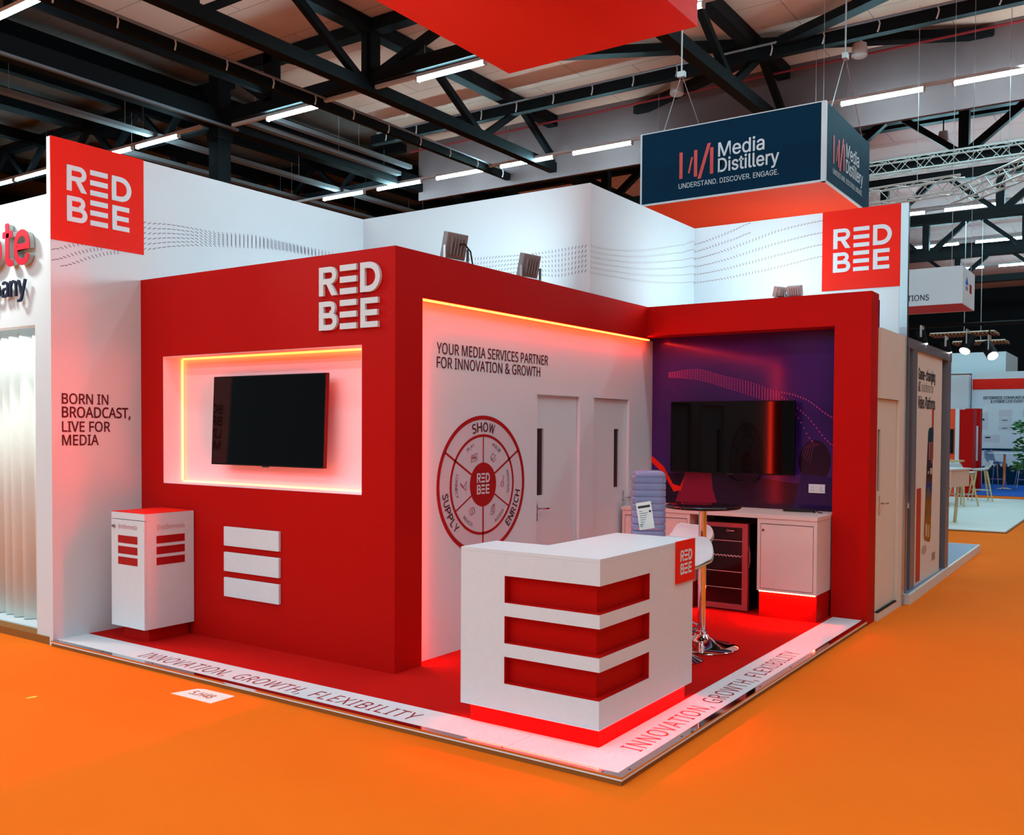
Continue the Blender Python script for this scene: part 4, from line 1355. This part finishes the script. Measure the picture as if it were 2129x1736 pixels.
for fr, a, sc in ((fy(HY0), -3.105, 1.0), (fx(HX1), 7.30, 0.98)):
    mb = MB()
    text(mb, fr, 'Media', a + 0.545, 5.168, 0.60 * sc, 0.178, 'inter', 0.003, bold=0.018)
    text(mb, fr, 'Distillery', a + 0.545, 4.93, 0.787 * sc, 0.218, 'inter', 0.003, bold=0.018)
    mb.build('name_lettering', M['wall_white'], r)
    mb = MB()
    text(mb, fr, 'UNDERSTAND. DISCOVER. ENGAGE.', a + 0.0, 4.838, 1.33 * sc, 0.066, 'inter', 0.003, bold=0.004)
    mb.build('tagline_lettering', M['wall_white'], r)
    for k, (p0, p1, z0, z1, wd) in enumerate(((0.03, 0.03, 4.965, 5.30, 0.045), (0.14, 0.185, 5.02, 5.22, 0.025), (0.235, 0.235, 4.965, 5.30, 0.045), (0.285, 0.42, 4.93, 5.36, 0.045), (0.455, 0.455, 4.97, 5.30, 0.045))):
        MB().plate(fr, [(a + p0 - wd / 2, z0), (a + p0 + wd / 2, z0), (a + p1 + wd / 2, z1), (a + p1 - wd / 2, z1)], 0.0005, 0.003 + 0.0005 * k).build('logo_bar', M['salmon'], r)
for (px, py) in ((-3.08, 7.0), (-0.9 - 0.35, 7.9)):
    mb = MB()
    if py == 7.0:
        mb.tube([(px, py, 9.3), (px, py, 6.3)], 0.011, 6)
        mb.tube([(px, py, 6.3), (px - 0.25, py + 0.01, HZ1)], 0.005, 5).tube([(px, py, 6.3), (px + 0.12, py + 0.4, HZ1)], 0.005, 5)
        mb.box(px - 0.05, px + 0.05, py - 0.03, py + 0.03, 6.26, 6.33)
    else:
        mb.tube([(px, py, 9.3), (px, py, 6.45)], 0.011, 6)
        mb.tube([(px, py, 6.45), (px + 0.03, 7.25, HZ1)], 0.005, 5).tube([(px, py, 6.45), (px + 0.03, 8.6, HZ1)], 0.005, 5)
        mb.box(px - 0.03, px + 0.03, py - 0.05, py + 0.05, 6.41, 6.48)
    mb.build('suspension_cable', M['wire'], r)

area_lamp('sign_underside_fill', (-1.8, 8.6, 2.9), (-2.2, 8.0, 4.7), 0.3, 0.3, 26, (1.0, 0.95, 0.9))  # added unseen fill light, brightens the underside of the dark blue sign
BX0, BX1, BY0, BY1, BZ0, BZ1 = -2.6, -0.44, 11.5, 12.6, 3.72, 4.30
r = thing('hanging_sign', (-1.5, 12, BZ0), 'white box sign with dark lettering and red underside hanging over the aisle', 'hanging sign')
mb = MB()
mb.box(BX0, BX1, BY0, BY0 + 0.02, BZ0, BZ1).box(BX1 - 0.02, BX1, BY0 + 0.02, BY1, BZ0, BZ1).box(BX0, BX1, BY1 - 0.02, BY1, BZ0, BZ1).box(BX0, BX0 + 0.02, BY0, BY1, BZ0, BZ1)
mb.build('side_panels', M['wall_white'], r)
MB().box(BX0 + 0.02, BX1 - 0.02, BY0 + 0.02, BY1 - 0.02, BZ0 + 0.005, BZ0 + 0.015).build('bottom_panel', M['red'], r)
mb = MB()
text(mb, fy(BY0), 'TIONS', -1.255, 3.80, 0.325, 0.09, 'noto', 0.003, bold=0.01)
text(mb, fy(BY0), 'n', -1.285, 4.03, 0.045, 0.06, 'noto', 0.003, bold=0.01)
mb.build('name_lettering', M['navy_ink'], r)
fr = fx(BX1)
MB().plate(fr, [(11.72, 4.05), (11.98, 4.05), (11.85, 4.17)], 0.0, 0.003).build('emblem', M['blue'], r)
MB().rect(fr, 11.76, 3.96, 11.94, 4.02, 0.0, 0.003).build('emblem', M['blue_grey'], r)
MB().rect(fr, 12.1, 3.95, 12.28, 4.09, 0.0, 0.003).build('emblem', M['red_print'], r)
hang_wires(r, [(-0.62, 11.6, BZ1), (-0.47, 12.4, BZ1)], 9.0)

# ================================================================== box truss of silver tubes
def box_truss(p, q, s, label):
    r = thing('box_truss', p, label, 'lighting truss', 'silver box trusses')
    p, q = Vector(p), Vector(q)
    d = (q - p)
    n = d.normalized()
    sd = n.cross(Vector((0, 0, 1))).normalized() * s / 2
    up = Vector((0, 0, s / 2))
    cs = [sd + up, -sd + up, -sd - up, sd - up]
    for qq in (p + d * 0.3, p + d * 0.8):
        MB().tube([qq + up, (qq.x, qq.y, 9.25 if qq.y < 15 else 9.0)], 0.005, 5).build('hanging_wire', M['wire'], r)
    for cc in cs:
        MB().tube([p + cc, q + cc], 0.02, 8).build('chord', M['alu_w'], r, True)
    k = int(d.length / (s * 0.9))
    for f in range(4):
        mb = MB()
        a, b = cs[f], cs[(f + 1) % 4]
        for i in range(k):
            u0, u1 = p + d * (i / k), p + d * ((i + 1) / k)
            mb.tube([u0 + (a if i % 2 else b), u1 + (b if i % 2 else a)], 0.008, 6)
        mb.build('lattice', M['alu_w'], r)
    return r


M['alu_w'] = mat('bright aluminium truss tube', c(214, 214, 212), 0.35, 0.5)
box_truss((-4.6, 13.75, 6.0), (-0.78, 13.32, 6.0), 0.26, 'silver box truss behind the dark blue sign, ending over the white hanging box')
box_truss((-1.0, 14.23, 6.0), (2.2, 10.7, 6.0), 0.26, 'silver box truss slanting away over the aisle at the picture edge')
box_truss((-6.0, 16.12, 7.2), (3.0, 16.0, 7.2), 0.26, 'silver box truss higher up beside the lamp row')

# ================================================================== neighbouring stand on the west side
r = thing('neighbour_stand', (-6.2, 0.03, 0), 'white lit stand front with a red word and drapes next to the slogan wall', 'exhibition stand')
mb = MB()
yn = 0.03
mb.box(-9.5, -5.2, yn, yn + 0.1, 2.545, 3.56)
mb.box(-5.40, -5.2, yn, yn + 0.1, 0.06, 2.545)
mb.build('facade_panel', M['wall_white'], r)
MB().box(-9.5, -5.195, yn - 0.01, yn + 0.1, 0.0, 0.06).build('plinth', M['tan'], r)
MB().box(-9.5, -5.2, yn + 0.5, yn + 0.55, 0.06, 2.6).build('rear_panel', M['wall_white'], r)
MB().box(-9.5, -5.2, yn + 0.1, yn + 0.5, 0.0, 0.07).build('shelf_floor', M['wall_white'], r)
M['drape'] = mat('white drape', c(232, 232, 226), 0.8)
M['word_red'] = mat('red acrylic letter', c(206, 30, 52), 0.35)
M['grey_side'] = mat('grey letter side', c(176, 182, 178), 0.5)
for ch, a, wd, hh, b0 in (('o', -6.13, 0.31, 0.27, 3.045), ('t', -5.79, 0.15, 0.335, 3.05), ('e', -5.615, 0.23, 0.27, 3.045)):
    mb = MB()
    text(mb, fy(yn), ch, a, b0 - 0.015, wd, hh, 'inter', 0.045, bold=0.03, depth=0.04)
    q = mb.build('sign_letter', M['grey_side'], r)
    mb = MB()
    text(mb, fy(yn), ch, a, b0 - 0.015, wd, hh, 'inter', 0.048, bold=0.03)
    mb.build('letter_face', M['word_red'], q)
for ch, a, wd, hh, b0 in (('p', -5.99, 0.12, 0.175, 2.735), ('a', -5.845, 0.105, 0.13, 2.785), ('n', -5.715, 0.105, 0.13, 2.785), ('y', -5.59, 0.125, 0.175, 2.735)):
    mb = MB()
    text(mb, fy(yn), ch, a, b0, wd, hh, 'noto', 0.04, bold=0.02, depth=0.015)
    mb.build('sign_letter', M['navy_ink'], r)
# pleated drape in the opening
vs, fs = [], []
nn = 220
for k in range(nn + 1):
    x = -9.4 + k * (3.85 / nn)
    ph = x * 2 * math.pi / 0.17
    y = yn + 0.25 + 0.045 * math.sin(ph) + 0.015 * math.sin(ph * 0.37)
    vs += [(x, y, 0.075), (x, y - 0.02, 2.6)]
for k in range(nn):
    fs.append((2 * k, 2 * k + 2, 2 * k + 3, 2 * k + 1))
o = MB().add(vs, fs).build('drape', M['drape'], None, True)
o.modifiers.new('thickness', 'SOLIDIFY').thickness = 0.004
tag(o, 'white pleated drape hanging in the opening of the neighbouring stand', 'drape')
area_lamp('neighbour_spot', (-6.3, -0.45, 3.9), (-6.1, 0.1, 3.2), 0.3, 0.15, 45, (0.9, 1.0, 0.92))
area_lamp('neighbour_niche_lamp', (-6.6, 0.19, 2.5), (-6.6, 0.24, 1.0), 2.0, 0.05, 5, (0.9, 1.0, 0.98))
o = MB().box(-14.0, -5.6, 1.2, 1.3, 0.0, 3.7).build('partition_panel', M['wall_white'])
tag(o, 'white partition panel rising behind the neighbouring stand front', 'partition')

# ================================================================== stand of the dark blue sign, along the aisle
r = thing('aisle_stand', (-1, 8, 0), 'low pale stand platform with grey metal frame along the aisle behind the outer door', 'exhibition stand')
MB().prism([(-3.0, 5.76), (0.09, 5.76), (0.0, 10.68), (-3.0, 10.68)], 0.0, 0.1).build('plinth', M['cream'], r)
MB().prism([(-3.0, 5.8), (0.06, 5.8), (-0.03, 10.62), (-3.0, 10.62)], 0.1, 0.104).build('deck', M['blue_grey'], r)
fxs = 0.03
for (y0, y1) in ((5.80, 5.87), (6.02, 6.22), (7.86, 8.06)):
    MB().box(fxs - 0.18, fxs, y0, y1, 0.1, 2.62).build('frame_post', M['grey_post'], r)
MB().box(fxs - 0.18, fxs + 0.002, 5.74, 8.08, 2.58, 2.68).build('frame_rail', M['grey_post'], r)
M['banner'] = mat('beige white banner fabric', c(228, 214, 202), 0.6)
b = MB().box(fxs - 0.1, fxs - 0.02, 6.22, 7.62, 0.1, 2.58).build('banner', M['banner'], r)
MB().box(fxs - 0.17, fxs - 0.1, 5.87, 6.02, 0.8, 2.5).build('dark_panel', M['navy'], r)
MB().box(fxs - 0.25, fxs - 0.15, 7.6, 7.9, 0.1, 2.58).build('dark_panel', M['navy'], r)
MB().box(fxs - 0.4, fxs - 0.02, 5.86, 6.02, 0.95, 1.0).build('shelf', M['wall_white'], r)
fr = fx(fxs - 0.02)
mb = MB()
for body, a, b0, wd, hh in (('Game-changing', 6.36, 2.29, 0.86, 0.155), ('Video Platforms', 6.36, 2.015, 0.88, 0.135)):
    text(mb, fr, body, a, b0 - 0.03, wd, hh, 'inter', 0.002, bold=0.022)
text(mb, fr, 'AI', 6.36, 2.165, 0.1, 0.105, 'inter', 0.002, bold=0.022)
mb.build('banner_lettering', M['dark_grey'], b)
mb = MB()
text(mb, fr, 'solutions for', 6.52, 2.165, 0.62, 0.11, 'inter', 0.002)
M['light_ink'] = mat('pale grey lettering', c(150, 138, 134), 0.6)
mb.build('banner_lettering', M['light_ink'], b)
M['bar_red'] = mat('brick red print', c(190, 52, 36), 0.5)
MB().rect(fr, 7.085, 1.42, 7.18, 2.0, 0.0005, 0.002).build('printed_bar', M['bar_red'], b)
MB().rect(fr, 6.37, 0.13, 6.58, 1.13, 0.0005, 0.002).build('printed_bar', M['bar_red'], b)
ph = MB().plate(fr, [(6.76, 0.60), (6.80, 0.545), (7.06, 0.50), (7.10, 0.55), (7.17, 1.75), (7.13, 1.79), (6.94, 1.775), (6.90, 1.73)], 0.001, 0.0035).build('phone_picture', M['black_gloss'], b)
for (a0, b0, a1, b1, cc) in ((6.92, 1.42, 7.02, 1.62, (150, 86, 60)), (7.05, 1.38, 7.13, 1.62, (170, 52, 40)), (6.90, 1.27, 6.95, 1.30, (200, 190, 190)), (7.02, 1.26, 7.12, 1.33, (200, 190, 190)),
                             (6.87, 0.98, 7.0, 1.12, (60, 66, 40)), (6.88, 0.80, 7.06, 0.9, (96, 70, 62)), (6.82, 0.58, 6.9, 0.72, (190, 168, 140)), (6.93, 0.56, 7.03, 0.7, (170, 150, 110))):
    MB().rect(fr, a0, b0, a1, b1, 0.0035, 0.0045).build('screen_tile', mat('phone screen tile', c(*cc), 0.3), ph)
MB().disc(fr, 6.78, 0.44, 0.13, 0.0005, 0.0015, 32, 0.4).build('printed_shadow_disc', mat('pale brown print', c(186, 166, 150), 0.6), b)
MB().rect(fr, 7.2, 0.27, 7.38, 0.36, 0.0005, 0.0015).build('corner_mark', mat('grey brown print', c(160, 140, 126), 0.6), b)


def track_spot(x, y, z, tx, ty, tz, s, label, hang=None):
    r = thing('spotlight', (x, y, z), label, 'spotlight', 'black spotlights')
    p, q = Vector((x, y, z)), Vector((tx, ty, tz))
    d = (q - p).normalized()
    MB().tube([p - d * s * 0.5, p + d * s * 0.5], s * 0.32, 16).build('housing', M['black'], r, True)
    MB().tube([p + d * s * 0.5, p + d * (s * 0.5 + 0.01)], s * 0.28, 16).build('lens', M['spot_lens'], r)
    MB().tube([p + Vector((0, s * 0.36, 0)), p + Vector((0, s * 0.36, s * 0.8)), p + Vector((0, -s * 0.36, s * 0.8)), p + Vector((0, -s * 0.36, 0))], 0.012, 6).build('yoke', M['wire'], r)
    if hang:
        MB().tube([(x, y, z + s * 0.8), (x, y, hang)], 0.012, 6).build('stem', M['black'], r)
    return r


track_spot(-0.01, 6.6, 2.75, 0.10, 6.6, 2.3, 0.15, 'black spotlight lit above the banner, nearer the outer door')
track_spot(0.0, 7.90, 2.75, 0.12, 7.95, 2.3, 0.15, 'black spotlight at the far end of the banner frame')
track_spot(-0.44, 12.0, 3.13, -0.6, 11.5, 2.4, 0.28, 'black spotlight pointing down below the white hanging box', 3.42)
track_spot(-0.12, 12.0, 3.02, 0.35, 11.4, 2.3, 0.28, 'black spotlight tilted outward, lowest below the white hanging box', 3.42)
r = thing('spotlight_rail', (-0.5, 12.0, 3.42), 'thin black rail carrying the pair of spotlights under the white hanging box', 'rail')
MB().tube([(-3, 12.0, 3.44), (2.5, 12.0, 3.44)], 0.03, 8).build('rail_tube', M['black'], r)
for x in (-2.8, 2.0):
    MB().tube([(x, 12.0, 3.44), (x, 12.0, 9.3)], 0.004, 5).build('drop_wire', M['wire'], r)
for (x0, x1, y, z, lab) in ((-3.5, -1.8, 24.5, 4.55, 'pale slatted louvre panel under the white hanging box'), (-3.15, -1.72, 26.0, 4.42, 'pale slatted louvre panel lower, beside the spotlights')):
    r = thing('louvre_panel', (x0, y, z), lab, 'louvre panel')
    MB().box(x0, x1, y, y + 0.9, z, z + 0.03).build('backing', M['cream'], r)
    mb = MB()
    for k in range(18):
        xx = x0 + (x1 - x0) * k / 17
        mb.box(xx - 0.02, xx + 0.02, y, y + 0.9, z - 0.05, z)
    mb.build('slat_pattern', M['tan'], r)
    MB().tube([((x0 + x1) / 2, y + 0.4, z), ((x0 + x1) / 2, y + 0.4, 9.0)], 0.01, 6).build('hanging_wire', M['wire'], r)

# ================================================================== far stands at the end of the aisle
M['white_carpet'] = mat('white carpet tiles', c(226, 224, 220), 0.8, var=0.06, scale=3)
r = thing('carpet_platform', (-1.5, 17, 0), 'low white carpeted platform at the end of the orange aisle', 'platform')
MB().prism([(-6.0, 13.1), (-0.03, 13.5), (-0.1, 22.0), (-6.0, 22.0)], 0.0, 0.035).build('deck', M['white_carpet'], r)
MB().prism([(-6.0, 13.07), (-0.01, 13.47), (-0.08, 22.03), (-6.0, 22.03)], 0.0, 0.02).build('edge', M['tan'], r)
tag(MB().box(-2.9, 4.5, 23.6, 29.35, 0.0, 0.012).build('carpet', M['blue']), 'bright blue carpet under the far white table', 'carpet')
tag(MB().box(-3.2, -0.92, 12.75, 13.0, 0.0, 0.01).build('floor_strip', M['paper']), 'white tape strip on the orange floor before the white platform', 'tape strip')

r = thing('display_wall', (-1, 29.4, 0), 'white stand wall with red band, diagrams and lettering at the far end', 'display wall')
yw = 29.4
MB().box(-3.14, 4, yw, yw + 0.1, 0, 3.70).build('wall_panel', M['wall_white'], r)
MB().box(-3.11, 4, yw - 0.02, yw, 3.13, 3.47).build('red_band', M['red_sign'], r)
mb = MB()
text(mb, fy(yw), 'ENTERPRISE COMMUNICATION', -2.77, 2.80, 1.45, 0.095, 'inter', 0.01, bold=0.022)
text(mb, fy(yw), '& HYBRID LIVE EVENTS', -2.55, 2.68, 1.03, 0.095, 'inter', 0.01, bold=0.022)
mb.build('wall_lettering', M['navy_ink'], r)
M['poster_grey'] = mat('pale grey print', c(206, 206, 216), 0.6)
for (a0, b0, a1, b1) in ((-2.97, 1.82, -2.62, 2.38), (-2.3, 2.24, -1.91, 2.46), (-2.3, 2.02, -1.91, 2.2), (-2.3, 1.78, -1.91, 1.98), (-2.75, 1.40, -2.27, 1.63), (-1.6, 2.2, -1.2, 2.46)):
    MB().rect(fy(yw), a0, b0, a1, b1, 0.004, 0.01).build('printed_card', M['poster_grey'], r)
MB().rect(fy(yw), -2.91, 2.24, -2.81, 2.33, 0.01, 0.014).build('printed_mark', M['blue'], r)
MB().rect(fy(yw), -2.83, 2.1, -2.73, 2.17, 0.01, 0.014).build('printed_mark', M['dark_grey'], r)
for z in (2.1, 1.84):
    MB().rect(fy(yw), -2.2, z, -2.04, z + 0.025, 0.01, 0.014).build('printed_mark', M['dark_grey'], r)
MB().rect(fy(yw), -2.70, 1.52, -2.54, 1.57, 0.01, 0.014).build('printed_mark', M['dark_grey'], r)
MB().rect(fy(yw), -2.79, 1.12, 4, 1.19, 0.0, 0.03).build('dark_ledge', M['navy'], r)
MB().rect(fy(yw), -2.78, 0.0, 4, 0.60, 0.004, 0.01).build('printed_audience', M['navy'], r)
M['crowd'] = mat('dark printed audience', c(40, 40, 54), 0.6)
for k in range(9):
    a = -2.5 + k * 0.2
    MB().disc(fy(yw), a, 0.56 + 0.04 * (k % 3), 0.08, 0.01, 0.012, 20, 1.2).build('printed_head', M['crowd'], r)
MB().rect(fy(yw), -3.13, 0.5, -2.90, 1.22, 0.01, 0.014).build('blue_picture', M['blue'], r)

r = thing('stand_block', (-4, 28, 0), 'white stand block behind the banner frame, next to the wall with the red band', 'exhibition stand')
MB().box(-8, -3.16, 29.0, 29.4, 0, 3.6).build('wall_panel', M['wall_white'], r)
MB().box(-8, -2.2, 30.0, 33.0, 3.7, 4.4).build('roof_box', M['wall_white'], r)
r = thing('partition_panel', (-2.3, 22.6, 0), 'dark red and orange partition panels seen beside the grey frame post', 'partition')
MB().box(-4.2, -2.44, 22.6, 22.7, 0, 2.34).build('orange_panel', M['orange_red'], r)
MB().box(-2.44, -2.34, 22.58, 22.7, 0, 2.36).build('white_post', M['wall_white'], r)
MB().box(-2.34, -2.0, 22.6, 23.1, 0, 2.32).build('red_panel', M['red'], r)
MB().box(-2.6, -2.48, 22.56, 22.6, 1.15, 1.8).build('small_screen', M['black'], r)
r = thing('display_case', (-1.9, 24.4, 0), 'narrow red and silver cabinet by the blue carpet', 'cabinet')
MB().box(-2.6, -2.2, 25.0, 25.4, 0.0, 2.4).build('body', M['red'], r)
MB().box(-2.56, -2.24, 24.98, 25.0, 0.9, 1.9).build('glass_door', M['poster_grey'], r)

# bar counter with front panel and stools
M['beige_panel'] = mat('beige counter panel', c(220, 188, 168), 0.5)
r = thing('bar_counter', (-1.6, 14.6, 0), 'beige fronted bar counter on wooden legs on the white platform', 'bar counter')
MB().prism([(-3.4, 13.9), (-1.0, 14.1), (-0.8, 14.85), (-3.4, 14.85)], 1.03, 1.06).build('top', M['white'], r)
MB().prism([(-3.4, 13.93), (-1.02, 14.13), (-0.83, 14.82), (-3.4, 14.82)], 0.72, 1.03).build('front_panel', M['beige_panel'], r)
for (x, y) in ((-1.2, 14.3), (-1.0, 14.7), (-2.8, 14.3), (-2.8, 14.7)):
    MB().tube([(x, y, 0.74), (x - 0.05, y, 0.035)], 0.03, 8).build('leg', M['wood'], r)
r = thing('high_table', (-2.2, 18, 0), 'high table with thin wooden top behind the bar counter', 'table')
MB().box(-4.2, -1.75, 19.2, 19.9, 1.02, 1.06).build('top', M['wood'], r)
for x in (-3.9, -2.1):
    MB().box(x - 0.04, x + 0.04, 19.5, 19.58, 0.035, 1.02).build('leg', M['black'], r)


def wood_stool(label):
    r = thing('wooden_stool', (0, 0, 0), label, 'bar stool', 'wooden legged stools')
    mb = MB()
    vs, fs = [], []
    prof = [(-0.22, 0.0), (-0.1, -0.02), (0.05, -0.02), (0.15, 0.0), (0.2, 0.06), (0.24, 0.16), (0.25, 0.22)]
    half = [0.14, 0.2, 0.22, 0.23, 0.23, 0.2, 0.14]
    for (d, z), hw in zip(prof, half):
        for k in range(9):
            x = hw * (k / 4 - 1)
            vs.append((x, d, 0.76 + z + 0.04 * (x / 0.22) ** 2))
    for i in range(6):
        for k in range(8):
            a = i * 9 + k
            fs.append((a, a + 1, a + 10, a + 9))
    o = mb.add(vs, fs).build('seat', M['blue_grey_l'], r, True)
    o.modifiers.new('thickness', 'SOLIDIFY').thickness = 0.02
    for sx, sy in ((-1, -1), (1, -1), (-1, 1), (1, 1)):
        MB().tube([(sx * 0.12, sy * 0.12, 0.74), (sx * 0.24, sy * 0.24, 0.0)], 0.022, 8, taper=[0.026, 0.016]).build('leg', M['wood'], r, True)
    mb = MB()
    q = 0.195
    mb.tube([(-q, -q, 0.27), (q, -q, 0.27), (q, q, 0.27), (-q, q, 0.27), (-q, -q, 0.27)], 0.01, 6)
    mb.build('footrest', M['wire'], r)
    return r


M['blue_grey_l'] = mat('pale grey moulded seat', c(196, 196, 200), 0.45)
s1 = wood_stool('pale seat stool with wooden legs, farther along the white platform')
s1.location = (-1.55, 20.9, 0.035)
s1.rotation_euler = (0, 0, math.radians(-70))
copy_thing(s1, (-1.62, 18.9, 0.035), math.radians(60), 'pale seat stool with wooden legs, close behind the bar counter', 'wooden legged stools')
copy_thing(s1, (-2.15, 18.4, 0.035), math.radians(150), 'stool with wooden legs mostly hidden under the bar counter', 'wooden legged stools')

r = thing('round_table', (-1.78, 26.9, 0.012), 'white round table on a chrome column on the blue carpet', 'table')
MB().lathe([(0.3, 0.012), (0.3, 0.02), (0.06, 0.06), (0.05, 0.08)], 28, -1.78, 26.9).build('base', M['chrome'], r, True)
MB().lathe([(0.04, 0.06), (0.04, 1.07)], 16, -1.78, 26.9).build('pole', M['chrome'], r, True)
MB().lathe([(0.46, 1.07), (0.48, 1.075), (0.48, 1.09), (0.46, 1.095)], 36, -1.78, 26.9).build('top', M['white'], r, True)


def shell_chair(label):
    r = thing('shell_chair', (0, 0, 0), label, 'chair', 'shell chairs at the white table')
    vs, fs = [], []
    prof = [(-0.22, 0.0), (0.0, -0.02), (0.16, 0.0), (0.22, 0.1), (0.25, 0.25), (0.27, 0.38)]
    half = [0.18, 0.22, 0.23, 0.24, 0.23, 0.18]
    for (d, z), hw in zip(prof, half):
        for k in range(9):
            x = hw * (k / 4 - 1)
            vs.append((x, d, 0.74 + z + 0.06 * (x / 0.22) ** 2))
    for i in range(5):
        for k in range(8):
            a = i * 9 + k
            fs.append((a, a + 1, a + 10, a + 9))
    o = MB().add(vs, fs).build('seat_shell', M['blue_grey'], r, True)
    o.modifiers.new('thickness', 'SOLIDIFY').thickness = 0.02
    for sx, sy in ((-1, -1), (1, -1), (-1, 1), (1, 1)):
        MB().tube([(sx * 0.14, sy * 0.14, 0.73), (sx * 0.22, sy * 0.24, 0.0)], 0.012, 8).build('leg', M['chrome'], r)
    MB().tube([(-0.2, -0.2, 0.25), (0.2, -0.2, 0.25), (0.2, 0.2, 0.25), (-0.2, 0.2, 0.25), (-0.2, -0.2, 0.25)], 0.009, 6).build('footrest', M['chrome'], r)
    return r


c1 = shell_chair('grey blue shell chair at the white table, turned toward the stools')
c1.location = (-2.15, 27.8, 0.012)
c1.rotation_euler = (0, 0, math.radians(65))
c2 = copy_thing(c1, (-1.35, 27.9, 0.012), math.radians(-75), 'white shell chair at the white table, beside the plant', 'shell chairs at the white table')
for ch in c2.children:
    if ch.name.startswith('seat_shell'):
        ch.data = ch.data.copy()
        ch.data.materials[0] = M['white']

# plant at the picture edge
r = thing('potted_plant', (-0.50, 21.6, 0), 'leafy green plant at the edge of the picture near the white table', 'plant')
mb = MB()
for k in range(330):
    a, ph = random.uniform(0, 6.283), random.uniform(-1, 1)
    rad = random.uniform(0.1, 0.34)
    p = Vector((-0.54 + rad * math.cos(a), 21.6 + rad * math.sin(a), 1.38 + ph * 0.62))
    d = Vector((math.cos(a), math.sin(a), random.uniform(-0.5, 0.5))).normalized()
    s = d.cross(Vector((random.uniform(-1, 1), random.uniform(-1, 1), 1))).normalized()
    ln, wd = random.uniform(0.11, 0.17), random.uniform(0.04, 0.06)
    nn_ = d.cross(s) * 0.02
    mb.add([p, p + d * ln * 0.4 + s * wd + nn_, p + d * ln, p + d * ln * 0.4 - s * wd + nn_], [(0, 1, 2), (0, 2, 3)])
mb.build('foliage', M['leaf'], r)
mb = MB()
for k in range(7):
    a = k * 0.9
    mb.tube([(-0.50, 21.6, 0.4), (-0.50 + 0.1 * math.cos(a), 21.6 + 0.1 * math.sin(a), 1.0), (-0.50 + 0.2 * math.cos(a), 21.6 + 0.2 * math.sin(a), 1.8)], 0.012, 6)
mb.build('stems', M['wood'], r)
MB().lathe([(0.12, 0.035), (0.16, 0.40), (0.15, 0.40), (0.14, 0.36)], 24, -0.42, 21.6).build('pot', M['dark_grey'], r, True)

# ================================================================== small things on the hall floor
r = thing('floor_tag', (-3.0, -0.17, 0), 'white paper stand number tag lying on the orange carpet', 'paper tag')
o = MB().prism([(-3.21, -0.262), (-3.16, -0.10), (-3.10, -0.078), (-2.812, -0.07), (-2.807, -0.258)], 0.0005, 0.002).build('paper', M['paper'], r)
mb = MB()
M['tag_ink'] = mat('orange brown ink', c(196, 110, 70), 0.6)
text(mb, ((0, 0, 0.002), (1, 0, 0), (0, 1, 0)), '5.H48', -3.115, -0.205, 0.21, 0.075, 'noto', 0.0008, bold=0.01)
mb.build('tag_lettering', M['tag_ink'], o)
o = MB().prism([(-3.87, -0.845), (-3.85, -0.84), (-3.835, -0.80), (-3.85, -0.78), (-3.865, -0.81)], 0.0, 0.004).build('paper_scrap', mat('yellow scrap', c(246, 226, 90), 0.6))
tag(o, 'tiny yellow paper scrap alone on the orange carpet', 'scrap')
